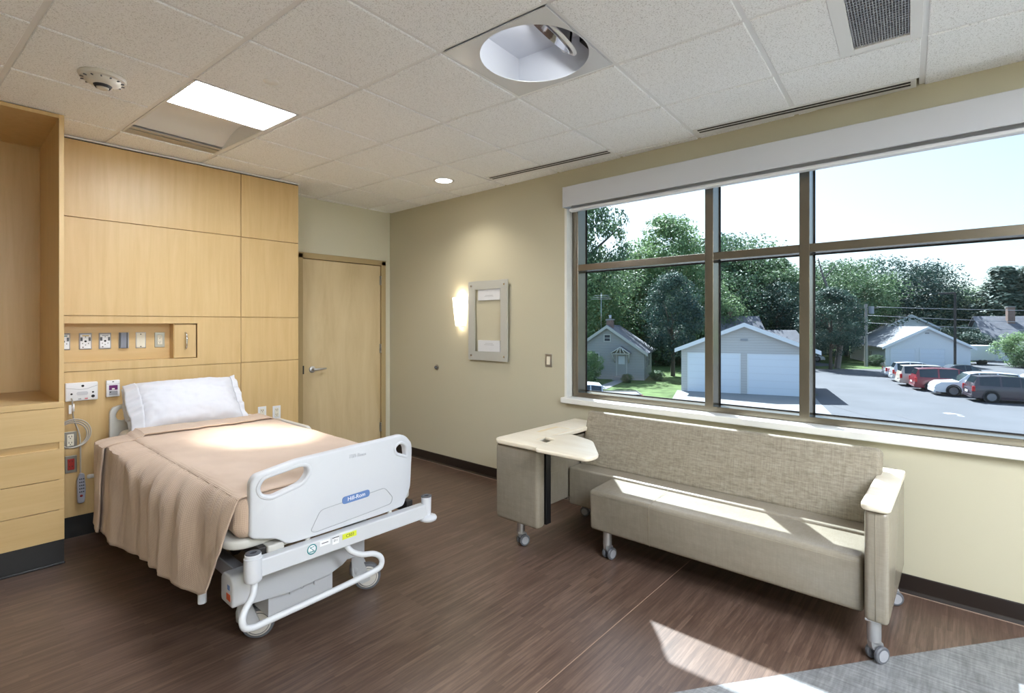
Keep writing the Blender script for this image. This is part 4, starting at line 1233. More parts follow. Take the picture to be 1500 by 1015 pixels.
# left storage end
bm = BM()
box(bm, 2.462, 2.545, 2.0, 2.362, .190, .682, .024, 4)
part('end_panel', bm, VINYL, so, True)
bm = BM(); box(bm, 2.50, 3.40, 2.290, 2.360, .190, .682, .02, 3); box(bm, 2.55, 3.38, 2.135, 2.165, .24, .660, .004, 2); box(bm, 3.30, 3.40, 2.14, 2.30, .20, .68, .004, 2)
part('storage_body', bm, VINYL, so, True)
bm = BM()
o_ = round_poly([(2.448, 1.975), (2.585, 1.975), (2.600, 2.105), (3.40, 2.105), (3.40, 2.375), (2.448, 2.375)], [.03, .02, .04, .02, .02, .07], 8)
sl = round_poly([(2.66, 2.165), (3.02, 2.165), (3.02, 2.215), (2.66, 2.215)], .008)
slab(bm, o_, [], lambda u, v, t: (u, v, t), .684, .714, bev=.008)
tp = part('storage_top', bm, CREAM, so, True, label='cream laminate top')
bm = BM(); box(bm, 2.60, 3.36, 2.118, 2.123, .7138, .7150); box(bm, 3.02, 3.03, 2.16, 2.28, .7135, .7152); box(bm, 2.80, 3.02, 2.255, 2.285, .7135, .7146)
part('top_groove', bm, CREAMEDGE, tp)
bm = BM(); box(bm, 2.56, 2.62, 2.06, 2.13, .30, .682, .004); box(bm, 2.55, 2.60, 2.00, 2.05, .20, .68, .003); box(bm, 2.60, 2.76, 2.02, 2.06, .66, .70, .004)
part('pivot_bracket', bm, BLACK, so)
bm = BM()
tb = [(2.335, 1.915), (2.44, 1.965), (2.605, 1.972), (2.630, 2.085), (2.775, 2.020), (2.800, 1.965), (2.735, 1.770), (2.455, 1.548), (2.345, 1.560)]
slab(bm, round_poly(tb, [.02, .01, .01, .03, .03, .03, .05, .05, .04], 7), [], lambda u, v, t: (u, v, t), .716, .738, bev=.007)
part('swivel_tablet', bm, CREAM, so, True, label='cream laminate swivel tablet')
# casters
def sofa_caster(x, y, ztop, ang, r=.037):
    root = bpy.data.objects.new('caster', None); COL.objects.link(root); root.parent = so
    bm = BM(); lathe(bm, (x, y, 0), [(.027, ztop), (.027, .095), (.0, .095)], seg=24); box(bm, x - .04, x + .04, y - .03, y + .03, ztop, ztop + .012, .003, 1)
    p_ = part('post', bm, SATIN, so, True); p_.parent = root
    Rm = Matrix.Rotation(ang, 3, 'Z'); ax = Rm @ Vector((1, 0, 0)); fw = Rm @ Vector((0, 1, 0)); C = Vector((x, y, r)) - fw * .018
    for s in (-1, 1):
        bm = BM(); lathe(bm, C + ax * (s * .021), [(0, -.009), (r - .004, -.009), (r, -.005), (r, .005), (r - .004, .009), (0, .009)], ax, 28)
        w_ = part('wheel', bm, DGREY, so, True); w_.parent = root
        bm = BM(); lathe(bm, C + ax * (s * .0305), [(0, -.001 * 1), (r - .012, -.001), (r - .012, .001), (0, .001)], ax, 24)
        q_ = part('hub_cap', bm, GREYP, so, True); q_.parent = root
    bm = BM(); slab(bm, round_poly([(-.03, -.01), (-.02, .045), (.02, .062), (.045, .062), (.04, .03), (.0, -.012)], .01), [], lambda u, v, t: tuple(C + fw * u + ax * t + Vector((0, 0, v))), -.011, .011)
    w_ = part('fork', bm, SATIN, so); w_.parent = root
sofa_caster(2.70, .300, .186, math.radians(55))
sofa_caster(2.575, 2.235, .192, math.radians(70))
sofa_caster(2.775, 1.69, .186, math.radians(80))
sofa_caster(3.30, 2.22, .20, math.radians(10))
sofa_caster(3.32, .300, .186, math.radians(30))
bm = BM(); box(bm, 3.20, 3.24, 1.80, 2.30, .135, .15); box(bm, 3.235, 3.28, .36, 2.16, .15, .20)
part('under_rail', bm, SATIN, so)
# ------------------------------------------------------------------ outdoors (the ground lies one storey below the room)
ZG = -3.73
def gpoly(bm, pts, z0, z1, mi=0):
    vs = [bm.verts.new((x, y, z1)) for x, y in pts]
    f = bm.faces.new(vs); f.material_index = mi
    if f.normal.z < 0: f.normal_flip()
    f.normal_update()
    if f.normal.z < 0: bmesh.ops.reverse_faces(bm, faces=[f])
GRASS = M('mown_grass', (88, 106, 64), .9, spec=.1, bump=.6, bscale=3, vary=.35, vscale=1.4)
ASPH = M('asphalt_lot', (92, 93, 98), .85, spec=.2, vary=.12, vscale=.25)
CONC = M('concrete_drive', (142, 142, 142), .8, spec=.2, vary=.05, vscale=.6)
bm = BM(); gpoly(bm, [(3.9, -260), (420, -260), (420, 260), (3.9, 260)], 0, ZG); struct('ground', bm, GRASS, False)
bm = BM(); gpoly(bm, [(3.9, -90), (66, -90), (110, -30), (104, -5), (88, 1.0), (82.5, 2.0), (78.5, 6.3), (71.7, 6.7), (67.3, 12.6), (64, 24), (54, 24), (50.5, 13), (42.2, 8), (38, 16.4), (33, 14.4), (30, 18), (27, 60), (3.9, 60)], 0, ZG + .02); struct('ground.001', bm, ASPH, False)
bm = BM(); gpoly(bm, [(31.2, 14.4), (38.05, 16.9), (40.9, 8.0), (38.2, 7.2), (33.2, 5.6), (30.4, 5.0), (26, 9.5)], 0, ZG + .04); struct('ground.002', bm, CONC, False)
bm = BM(); gpoly(bm, [(71, 13.4), (96, 38), (99, 36), (74.5, 11.5)], 0, ZG + .03); struct('ground.003', bm, ASPH, False)
bm = BM()
for k, (a, b) in enumerate((((45, 12), (29, 0)), ((36, 3.0), (24, -5)), ((33, -1), (29, -12)))):
    d = Vector((b[0] - a[0], b[1] - a[1])).normalized(); n_ = Vector((-d.y, d.x)) * .04
    gpoly(bm, [(a[0] + n_.x, a[1] + n_.y), (b[0] + n_.x, b[1] + n_.y), (b[0] - n_.x, b[1] - n_.y), (a[0] - n_.x, a[1] - n_.y)], 0, ZG + .03)
struct('trim_4', bm, M('crack_sealant', (92, 92, 96), .8), False)
bm = BM(); gpoly(bm, [(38.5, 1.0), (38.9, .8), (38.7, .4), (38.3, .05), (38.4, .45), (38.2, .7)], 0, ZG + .03)
gpoly(bm, [(37.9, .35), (38.1, .3), (37.9, .0), (37.7, .05)], 0, ZG + .03)
struct('trim_5', bm, M('worn_lot_paint', (160, 160, 162), .8), False)

ROOFG = M('grey_shingles', (112, 112, 118), .85, bump=.5, bscale=8, vary=.15, vscale=2)
ROOFD = M('dark_grey_shingles', (104, 104, 112), .85, bump=.5, bscale=8, vary=.15, vscale=2)
ROOFL = M('light_grey_shingles', (132, 133, 138), .85, bump=.4, bscale=8, vary=.08, vscale=2)
SID_B = lap_mat('beige_lap_siding', (196, 192, 190), .19)
SID_G = lap_mat('grey_lap_siding', (150, 150, 148), .24, amt=.1)
SID_W = lap_mat('white_lap_siding', (222, 224, 228), .22, amt=.1)
HWHITE = M('white_house_paint', (226, 228, 232), .5)
BRICK = M('brick_chimney', (126, 104, 96), .85, bump=.5, bscale=20, vary=.2, vscale=9)
WPANE = M('dark_window_pane', (44, 52, 60), .15)
GDOOR = lap_mat('white_garage_door', (226, 230, 238), .52, amt=.04)

def house(name, label, O, u, W, D, hw_, hr, ridge='perp', wall=SID_W, roof=ROOFG, ov=.35, cat='house', trim=HWHITE, front=(), side_r=(), side_l=(), chimney=None, dirn=1):
    """O: front left ground corner seen from the room, u: unit vector along the front (towards the right)"""
    u = Vector((u[0], u[1], 0)).normalized(); d = Vector((-u.y, u.x, 0))
    if d.dot(Vector((O[0], O[1], 0))) < 0: d = -d
    O = Vector((O[0], O[1], ZG))
    r = thing(name, label, cat, O)
    def P(a, b, z): return O + u * a + d * b + Vector((0, 0, z))
    bm = BM()
    q = [P(0, 0, 0), P(W, 0, 0), P(W, D, 0), P(0, D, 0)]; t = [P(0, 0, hw_), P(W, 0, hw_), P(W, D, hw_), P(0, D, hw_)]
    Q = [bm.verts.new(v) for v in q]; T = [bm.verts.new(v) for v in t]
    for i in range(4): bm.faces.new((Q[i], Q[(i + 1) % 4], T[(i + 1) % 4], T[i]))
    if ridge == 'perp':
        a = bm.verts.new(P(W / 2, 0, hr)); b = bm.verts.new(P(W / 2, D, hr)); bm.faces.new((T[0], T[1], a)); bm.faces.new((T[3], T[2], b))
    else:
        a = bm.verts.new(P(0, D / 2, hr)); b = bm.verts.new(P(W, D / 2, hr)); bm.faces.new((T[0], T[3], a)); bm.faces.new((T[1], T[2], b))
    part('wall', bm, wall, r)
    def roofslab(pts, mat, nm, th=.14):
        bm = BM(); vs = [bm.verts.new(p) for p in pts]; vt = [bm.verts.new(p + Vector((0, 0, th))) for p in pts]
        bm.faces.new(vs); bm.faces.new(vt[::-1])
        for i in range(4): bm.faces.new((vs[i], vs[(i + 1) % 4], vt[(i + 1) % 4], vt[i]))
        return part(nm, bm, mat, r)
    if ridge == 'perp':
        sl = (hr - hw_) / (W / 2)
        for s in (0, 1):
            e = -ov if s == 0 else W + ov
            pts = [P(e, -ov, hw_ - sl * ov), P(W / 2, -ov, hr), P(W / 2, D + ov, hr), P(e, D + ov, hw_ - sl * ov)]
            roofslab(pts, roof, 'roof')
            bm = BM()   # bargeboard
            a0, a1 = P(e, -ov - .03, hw_ - sl * ov), P(W / 2, -ov - .03, hr)
            vs = [bm.verts.new(a0 + Vector((0, 0, -.16))), bm.verts.new(a1 + Vector((0, 0, -.16))), bm.verts.new(a1 + Vector((0, 0, .14))), bm.verts.new(a0 + Vector((0, 0, .14)))]
            f = bm.faces.new(vs); ex = bmesh.ops.extrude_face_region(bm, geom=[f]); bmesh.ops.translate(bm, vec=d * .05, verts=[g for g in ex['geom'] if isinstance(g, bmesh.types.BMVert)])
            part('bargeboard', bm, trim, r)
    else:
        sl = (hr - hw_) / (D / 2)
        for s in (0, 1):
            e = -ov if s == 0 else D + ov
            roofslab([P(-ov, e, hw_ - sl * ov), P(W + ov, e, hw_ - sl * ov), P(W + ov, D / 2, hr), P(-ov, D / 2, hr)], roof, 'roof')
        for a in (-ov, W + ov - .05):
            pass
    M3 = Matrix((u, d, Vector((0, 0, 1)))).transposed()
    def feat(kind, a0, a1, z0, z1, plane='front'):
        bm = BM(); bf = BM()
        def bx(b, x0, x1, y0, y1, zz0, zz1):
            t_ = bmesh.new(); bmesh.ops.create_cube(t_, size=1); bmesh.ops.scale(t_, vec=(x1 - x0, y1 - y0, zz1 - zz0), verts=t_.verts); bmesh.ops.translate(t_, vec=((x0 + x1) / 2, (y0 + y1) / 2, (zz0 + zz1) / 2), verts=t_.verts)
            if plane == 'front': mm = M3.to_4x4(); mm.translation = O
            elif plane == 'right': mm = (M3 @ Matrix.Rotation(PI / 2, 3, 'Z')).to_4x4(); mm.translation = P(W, 0, 0)
            else: mm = (M3 @ Matrix.Rotation(-PI / 2, 3, 'Z')).to_4x4(); mm.translation = P(0, 0, 0)
            bmesh.ops.transform(t_, matrix=mm, verts=t_.verts); merge(b, t_)
        if plane == 'left': a0, a1 = -a1, -a0
        w_ = .10
        yo = -.05
        bx(bf, a0 - w_, a0, yo, .01, z0, z1 + w_); bx(bf, a1, a1 + w_, yo, .01, z0, z1 + w_); bx(bf, a0, a1, yo, .01, z1, z1 + w_)
        if kind == 'window':
            bx(bf, a0 - w_, a1 + w_, yo, .01, z0 - w_, z0); bx(bf, a0, a1, yo, .0, (z0 + z1) / 2 - .03, (z0 + z1) / 2 + .03)
            f_ = part('window', bf, trim, r)
            bx(bm, a0, a1, -.02, .0, z0, z1); part('pane', bm, WPANE, f_)
        elif kind == 'garage':
            f_ = part('garage_door_frame', bf, HWHITE, r); bx(bm, a0, a1, -.02, .0, z0, z1); part('garage_door', bm, GDOOR, f_)
        elif kind == 'door':
            f_ = part('entry_door', bf, trim, r); bx(bm, a0, a1, -.025, .0, z0, z1); dd = part('door_leaf', bm, M('grey_door_paint', (150, 152, 150), .5), f_)
            bm = BM(); bx(bm, a0 + .12, a1 - .12, -.035, -.02, z0 + 1.15, z1 - .15); part('pane', bm, M('pale_pane', (190, 198, 204), .2), f_)
        elif kind == 'vent':
            bf.free(); bx(bm, a0, a1, -.06, .0, z0, z1); part('gable_vent', bm, GREYP, r)
        if kind == 'vent': return
    for f in front: feat(*f)
    for f in side_r: feat(*f, plane='right')
    for f in side_l: feat(*f, plane='left')
    if chimney:
        a, b, w_, z0, z1 = chimney
        bm = BM(); t_ = bmesh.new(); bmesh.ops.create_cube(t_, size=1); bmesh.ops.scale(t_, vec=(w_, w_, z1 - z0), verts=t_.verts); mm = M3.to_4x4(); mm.translation = P(a, b, (z0 + z1) / 2); bmesh.ops.transform(t_, matrix=mm, verts=t_.verts); merge(bm, t_)
        c_ = part('chimney', bm, BRICK, r)
        bm = BM(); t_ = bmesh.new(); bmesh.ops.create_cube(t_, size=1); bmesh.ops.scale(t_, vec=(w_ * 1.2, w_ * 1.2, .12), verts=t_.verts); mm.translation = P(a, b, z1 + .05); bmesh.ops.transform(t_, matrix=mm, verts=t_.verts); merge(bm, t_); part('chimney_cap', bm, CONC, c_)
    return r, P, M3, O

house('garage', 'beige sided double garage with two white doors just outside the window', (38.0, 16.55), (.304, -.953), 8.9, 8.2, 3.36, 5.15, 'perp', SID_B, ROOFL, .45, 'garage',
      front=(('garage', .55, 4.12, 0.02, 2.92), ('garage', 4.75, 8.35, 0.02, 2.92), ('vent', 4.2, 4.7, 3.95, 4.1)))
hc, Pc, M3c, Oc = house('cottage', 'small grey cottage with gabled front door hood and chimney left of the garage', (40.37, 28.52), (.367, -.930), 6.8, 7.2, 2.62, 4.95, 'perp', SID_G, ROOFG, .35, 'house', trim=M('grey_house_trim', (176, 176, 172), .6),
      front=(('window', 1.75, 2.55, 1.05, 2.4), ('window', 3.15, 3.65, 3.6, 4.15), ('door', 4.32, 5.15, .30, 2.35)),
      side_r=(('window', 1.1, 1.7, 1.1, 2.25), ('window', 3.6, 4.4, 1.1, 2.25)), chimney=(3.5, 1.0, .62, 4.3, 5.55))
bm = BM()
def addh(bm, pts, faces):
    vs = [bm.verts.new(Pc(*p)) for p in pts]
    for f in faces: bm.faces.new([vs[i] for i in f])
addh(bm, [(3.85, -.95, 2.55), (4.73, -.95, 3.15), (5.62, -.95, 2.55), (3.85, 0, 2.55), (4.73, 0, 3.15), (5.62, 0, 2.55), (3.85, -.95, 2.47), (4.73, -.95, 3.07), (5.62, -.95, 2.47), (3.85, 0, 2.47), (4.73, 0, 3.07), (5.62, 0, 2.47)],
     [(0, 1, 4, 3), (1, 2, 5, 4), (6, 7, 10, 9), (7, 8, 11, 10), (0, 1, 7, 6), (1, 2, 8, 7), (0, 3, 9, 6), (2, 5, 11, 8)])
hd_ = part('door_hood', bm, ROOFG, hc)
bm = BM()
for a, b in (((3.9, -.93, 2.45), (5.57, -.93, 2.45)), ((4.73, -.93, 2.45), (4.73, -.93, 3.05)), ((4.3, -.93, 2.45), (4.6, -.93, 2.95)), ((5.17, -.93, 2.45), (4.87, -.93, 2.95)), ((3.95, -.9, 2.45), (4.1, 0, 1.6)), ((5.52, -.9, 2.45), (5.37, 0, 1.6)), ((3.87, -.93, 2.5), (4.73, -.93, 3.08)), ((5.6, -.93, 2.5), (4.73, -.93, 3.08))): tube(bm, [Pc(*a), Pc(*b)], .05, 6)
part('hood_truss', bm, M('hood_trim', (188, 188, 182), .6), hd_)
bm = BM()
for k in range(3):
    t_ = bmesh.new(); bmesh.ops.create_cube(t_, size=1); bmesh.ops.scale(t_, vec=(1.5, .9 - .28 * k, .12), verts=t_.verts); mm = M3c.to_4x4(); mm.translation = Pc(4.75, -.45 + .14 * k - .45 + .45, .06 + .12 * k); bmesh.ops.transform(t_, matrix=mm, verts=t_.verts); merge(bm, t_)
part('doorstep', bm, CONC, hc)
bm = BM(); cyl(bm, Pc(3.5, 1.0, 5.6), Pc(3.5, 1.0, 6.05), .13, seg=12); part('flue', bm, SATIN, hc)
bm = BM(); tube(bm, [Pc(2.6, 1.2, 4.2), Pc(2.6, 1.2, 8.2)], .03, 6)
for k, w_ in enumerate((1.0, .85, .7)): tube(bm, [Pc(2.6 - w_, 1.2, 7.6 + .18 * k), Pc(2.6 + w_, 1.2, 7.6 + .18 * k)], .02, 5)
solo('television_antenna', bm, SATIN, 'tall rooftop television antenna above the grey cottage', 'antenna')
bm = BM(); gpoly(bm, [tuple(Pc(4.3, -.9, 0))[:2], tuple(Pc(5.2, -.9, 0))[:2], tuple(Pc(4.6, -7.5, 0))[:2], tuple(Pc(3.4, -7.5, 0))[:2]], 0, ZG + .03); struct('ground.004', bm, CONC, False)

house('garage', 'white double garage with grey shingled roof beyond the parked cars', (77.404, 7.434), (.387, -.922), 8.6, 14.5, 2.47, 4.75, 'perp', HWHITE, ROOFL, .45, 'garage',
      front=(('garage', .6, 3.05, 0.02, 2.2), ('garage', 3.6, 6.05, 0.02, 2.2), ('vent', 4.1, 4.5, 4.0, 4.15)), side_l=(('vent', 5, 6, 1.0, 1.6),))
house('house', 'white gabled house with brick chimney behind the white garage', (101.3, 10.3), (.387, -.922), 8.0, 9.0, 4.4, 6.6, 'perp', HWHITE, ROOFL, .5, 'house', chimney=(2.6, 5.0, .7, 5.2, 7.5))
house('house', 'house with large grey shingled roof and chimney behind the beige garage', (59.3, 21.7), (.56, -.83), 5.4, 6.5, 3.5, 6.0, 'par', SID_B, ROOFD, .4, 'house', chimney=(2.4, 3.2, .5, 5.5, 7.0))
house('shed', 'low grey roofed outbuilding just right of the beige garage roof peak', (61.3, 17.3), (.62, -.78), 4.6, 5, 2.8, 4.35, 'par', SID_B, ROOFD, .4, 'shed')
house('house', 'white house with grey hipped roof and chimney at the right edge beyond the cars', (97.5, -2.6), (.28, -.96), 11, 9, 2.9, 6.2, 'par', HWHITE, ROOFD, .5, 'house', front=(('window', 1.6, 2.9, .8, 2.2),), chimney=(3.4, 3.4, .8, 5.2, 7.6))

# enclosed trailers
def trailer(O, u, L_, W_, H_, label):
    r = thing('trailer', label, 'trailer', (O[0], O[1], ZG))
    u = Vector((u[0], u[1], 0)).normalized(); d = Vector((-u.y, u.x, 0)); d = d if d.dot(Vector((1, 0, 0))) > 0 else -d
    M3 = Matrix((u, d, Vector((0, 0, 1)))).transposed().to_4x4(); M3.translation = Vector((O[0], O[1], ZG))
    def B(x0, x1, y0, y1, z0, z1, bev=0):
        bm = BM(); box(bm, x0, x1, y0, y1, z0, z1, bev, 2); bmesh.ops.transform(bm, matrix=M3, verts=bm.verts); return bm
    part('box_body', B(0, L_, 0, W_, .5, H_, .06), HWHITE, r)
    part('side_trim', B(-.02, L_ + .02, -.02, W_ + .02, .5, .60), GREYP, r)
    for a in (L_ * .45, L_ * .62):
        bm = BM(); cyl(bm, (a, -.02, .32), (a, .2, .32), .32, seg=20); bmesh.ops.transform(bm, matrix=M3, verts=bm.verts); part('wheel', bm, DARK, r)
    bm = B(-1.2, 0, W_ / 2 - .06, W_ / 2 + .06, .42, .52); part('tongue', bm, DARK, r)
trailer((83.0, 2.3), (.84, -.54), 3.9, 2.0, 2.05, 'white enclosed cargo trailer parked at the right end of the white garage')
trailer((86.5, -.3), (.60, -.8), 3.2, 2.2, 2.45, 'taller white trailer parked just behind the cargo trailer')

# ------------------------------------------------------------------ poles and wires
up = thing('utility_pole', 'grey wooden utility pole with transformer left of the white garage', 'utility pole', (74.7, 9.1, ZG))
bm = BM(); tube(bm, [(74.7, 9.1, ZG), (74.7, 9.1, 3.9)], [.19, .14], 12); part('pole', bm, M('weathered_pole', (156, 150, 146), .85), up, True)
bm = BM(); cyl(bm, (74.5, 8.55, 2.7), (74.5, 8.55, 3.6), .28, seg=16); part('transformer', bm, GREYP, up, True)
bm = BM(); box(bm, 74.6, 74.8, 7.9, 10.3, 3.35, 3.45); part('cross_arm', bm, M('weathered_arm', (140, 134, 130), .85), up)
lp = thing('parking_lot_lamp', 'dark metal lamp post with single arm head in the parking lot', 'lamp post', (62.2, .7, ZG))
bm = BM(); box(bm, 62.1, 62.3, .6, .8, ZG, 4.35); part('pole', bm, DARK, lp)
bm = BM(); box(bm, 62.0, 62.35, .65, 1.9, 4.25, 4.40, .03, 1); part('lamp_head', bm, DARK, lp)
for k, (a, b, lab) in enumerate((((74.7, 10.2, 3.5), (86, 60, 4.6), 'highest overhead wire running left from the utility pole'), ((74.7, 9.4, 2.6), (80, 60, 3.0), 'middle overhead wire running left from the utility pole'), ((74.7, 9.2, 1.7), (78, 60, 1.6), 'lowest overhead wire running left from the utility pole'),
                        ((74.7, 8.0, 3.5), (112, -45, 4.8), 'highest overhead wire running right from the utility pole'), ((74.7, 8.9, 2.5), (104, -45, 2.4), 'middle overhead wire running right from the utility pole'), ((74.7, 9.0, 1.6), (100, -45, 1.5), 'lowest overhead wire running right from the utility pole'))):
    A = Vector(a); B_ = Vector(b); bm = BM()
    tube(bm, [A.lerp(B_, t / 14) - Vector((0, 0, 1.1 * math.sin(PI * t / 14))) for t in range(15)], .028, 5)
    solo('overhead_wire', bm, GREYP, lab, 'wire', 'overhead wires on the utility pole')

# ------------------------------------------------------------------ vehicles
CGLASS = M('car_glass', (34, 44, 52), .08, spec=.8)
TYRE = M('car_tyre', (26, 26, 28), .8)
ALLOY = M('alloy_wheel', (120, 122, 128), .4, .6)
TAIL = M('red_tail_light', (190, 30, 34), .3)
HEADL = M('clear_head_light', (210, 214, 222), .15)
BUMP = M('dark_bumper_plastic', (44, 44, 48), .6)
def car(name, label, cat, rear_mid, heading, L_, W_, H_, st, paint, wb, group=None, wr=.34, glass_rows=None):
    """st: stations (x/L from rear, bottom z, belt z, roof z, roof half width factor)"""
    r = thing(name, label, cat, (0, 0, 0), group)
    hwid = W_ / 2
    rings = []
    for (fx, zb, zbelt, zr, tw) in st:
        x = fx * L_; e = 1 - .10 * (abs(2 * fx - 1) ** 6)
        mid = zb + (zbelt - zb) * .45
        rings.append([(x, -hwid * .94 * e, zb), (x, -hwid * e, mid), (x, -hwid * .96 * e, zbelt), (x, -hwid * tw * e, zr), (x, hwid * tw * e, zr), (x, hwid * .96 * e, zbelt), (x, hwid * e, mid), (x, hwid * .94 * e, zb)])
    bm = BM(); V = [[bm.verts.new(p) for p in rg] for rg in rings]
    for a, b in zip(V, V[1:]):
        for i in range(8):
            j = (i + 1) % 8
            f = bm.faces.new((a[i], b[i], b[j], a[j])); f.smooth = True
    bm.faces.new(V[0]); bm.faces.new(V[-1][::-1])
    part('body', bm, paint, r, True)
    # glazing follows the greenhouse: side lights, windscreen, rear screen
    g_ = BM()
    def q4(a, b, c, d, off, ins=.07):
        c0 = (Vector(a) + Vector(b) + Vector(c) + Vector(d)) / 4
        vs = [g_.verts.new(Vector(p) + (c0 - Vector(p)) * ins + Vector(off)) for p in (a, b, c, d)]
        g_.faces.new(vs)
    for k in range(len(rings) - 1):
        A, B_ = rings[k], rings[k + 1]
        ha = A[3][2] - A[2][2]; hb = B_[3][2] - B_[2][2]
        if ha > .22 and hb > .22:
            q4(A[2], B_[2], B_[3], A[3], (0, -.015, 0), .09); q4(A[5], B_[5], B_[4], A[4], (0, .015, 0), .09)
        elif (ha > .22) != (hb > .22):
            s = -1 if hb > ha else 1
            q4(A[3], A[4], B_[4], B_[3], (s * .015, 0, .02), .09)
            # quarter glass
    part('glazing', g_, CGLASS, r)
    for x in (wb[0] * L_, wb[1] * L_):
        for s in (-1, 1):
            bm = BM(); lathe(bm, (x, s * (hwid - .10), wr), [(0, -.12), (wr * .9, -.12), (wr, -.09), (wr, .09), (wr * .9, .115), (wr * .68, .115)], (0, s, 0), 26)
            w_ = part('wheel', bm, TYRE, r, True)
            bm = BM(); lathe(bm, (x, s * (hwid - .10), wr), [(wr * .68, .113), (wr * .62, .10), (wr * .2, .105), (0, .11)], (0, s, 0), 10, smooth=False)
            part('rim', bm, ALLOY, w_)
            bm = BM(); lathe(bm, (x, s * (hwid - .02), wr + .02), [(wr * 1.02, .0), (wr * 1.18, .0), (wr * 1.18, .03), (wr * 1.02, .03)], (0, s, 0), 26)
            part('wheel_arch', bm, BUMP, r, True)
    zt = st[1][2]
    for s in (-1, 1):
        bm = BM(); box(bm, -.02, .14, s * hwid * .95 - .10, s * hwid * .95 + .02, zt - .30, zt + .05, .03, 2); part('tail_light', bm, TAIL, r)
        bm = BM(); box(bm, L_ - .20, L_ + .02, s * hwid * .80 - .14, s * hwid * .80 + .10, st[-1][2] - .18, st[-1][2] - .03, .03, 2); part('head_light', bm, HEADL, r)
        bm = BM(); xm = wb[1] * L_ - .75; box(bm, xm, xm + .12, s * (hwid + .02), s * (hwid + .20), st[1][2] + .02, st[1][2] + .18, .03, 2); part('mirror', bm, paint, r)
    bm = BM(); box(bm, -.05, .10, -hwid * .9, hwid * .9, .28, .52, .05, 2); part('bumper', bm, paint if cat != 'pickup truck' else BUMP, r)
    bm = BM(); box(bm, L_ - .10, L_ + .05, -hwid * .88, hwid * .88, .22, .46, .05, 2); part('bumper', bm, paint if cat != 'pickup truck' else BUMP, r)
    bm = BM(); box(bm, -.065, -.045, -.26, .26, .60, .74, .005, 1); part('number_plate', bm, LABELW, r)
    h_ = Vector((heading[0], heading[1], 0)).normalized()
    r.rotation_euler = (0, 0, math.atan2(h_.y, h_.x)); r.location = (rear_mid[0], rear_mid[1], ZG + .02)
    return r
SUV = [(0, .45, .80, .82, .9), (.012, .32, 1.02, 1.06, .86), (.03, .28, 1.06, 1.22, .82), (.075, .26, 1.08, 1.66, .74), (.30, .24, 1.06, 1.74, .74), (.50, .24, 1.04, 1.72, .74), (.60, .24, 1.03, 1.62, .75), (.73, .24, 1.04, 1.06, .86), (.93, .26, .98, 1.0, .84), (.985, .30, .80, .84, .80), (1, .40, .66, .70, .76)]
VAN = [(0, .42, .80, .82, .9), (.012, .30, .98, 1.02, .86), (.025, .26, 1.02, 1.20, .82), (.055, .24, 1.03, 1.66, .74), (.30, .22, 1.01, 1.74, .74), (.55, .22, .98, 1.72, .74), (.66, .22, .97, 1.55, .76), (.84, .22, .98, 1.00, .86), (.95, .26, .86, .88, .84), (.99, .30, .72, .74, .80), (1, .40, .60, .64, .76)]
SED = [(0, .42, .74, .76, .86), (.015, .30, .90, .92, .86), (.15, .24, .95, .97, .84), (.28, .22, .93, 1.38, .70), (.45, .22, .91, 1.45, .70), (.55, .22, .90, 1.42, .70), (.72, .22, .90, .92, .84), (.93, .24, .76, .78, .84), (.985, .30, .64, .66, .80), (1, .38, .54, .58, .76)]
PCK = [(0, .55, 1.22, 1.24, .95), (.01, .50, 1.36, 1.38, .95), (.36, .42, 1.36, 1.38, .95), (.375, .42, 1.30, 1.88, .78), (.48, .40, 1.28, 1.94, .76), (.60, .40, 1.25, 1.90, .76), (.70, .40, 1.20, 1.22, .88), (.94, .40, 1.10, 1.12, .88), (.99, .45, .90, .94, .84), (1, .50, .72, .76, .8)]
P_DK = M('dark_plum_car_paint', (70, 60, 68), .25, spec=.6, coat=.6)
P_WH = M('white_car_paint', (226, 228, 232), .3, coat=.5)
P_RED = M('maroon_car_paint', (122, 34, 44), .28, coat=.6)
P_BEI = M('champagne_car_paint', (198, 190, 178), .3, .2, coat=.5)
P_SIL = M('silver_car_paint', (190, 194, 200), .3, .3, coat=.5)
P_GRY = M('dark_green_grey_car_paint', (64, 76, 80), .28, coat=.6)
P_BLK = M('black_car_paint', (40, 44, 50), .25, coat=.6)
HD = (.26, -.965)
def off(p, s, a=0): 
    h_ = Vector(HD).normalized(); n_ = Vector((-h_.y, h_.x)); q = Vector(p) + n_ * s + h_ * a; return (q.x, q.y)
G_ = 'cars parked in the row facing away'
car('suv', 'dark plum SUV nearest in the parked row at the right edge', 'car', off((45.35, -.35), .9), HD, 4.95, 1.96, 1.78, SUV, P_DK, (.20, .79), wr=.38)
w2 = off((47.7, 1.55), .9, 4.95); car('suv', 'white SUV facing the other way between the plum SUV and the maroon minivan', 'car', w2, (-HD[0], -HD[1]), 5.05, 1.92, 1.78, SUV, P_WH, (.20, .79), wr=.38)
car('minivan', 'maroon minivan parked between the white SUV and the champagne minivan', 'car', off((50.2, 2.95), .9), HD, 5.0, 1.9, 1.72, VAN, P_RED, (.20, .80))
car('minivan', 'champagne minivan with red tail lights parked left of the maroon one', 'car', off((53.0, 4.1), .9), HD, 5.1, 1.95, 1.72, VAN, P_BEI, (.20, .80))
car('suv', 'silver wagon parked second from the left end of the row', 'car', off((56.6, 4.9), .9), HD, 4.4, 1.8, 1.62, SUV, P_SIL, (.20, .80))
car('sedan', 'white sedan at the far left end of the parked row', 'car', off((60.6, 5.8), .9), HD, 4.6, 1.8, 1.45, SED, P_WH, (.20, .80))
car('sedan', 'dark green grey sedan parked behind the maroon minivan', 'car', (61.3, 2.2), (.42, -.9), 4.7, 1.82, 1.45, SED, P_GRY, (.19, .80))
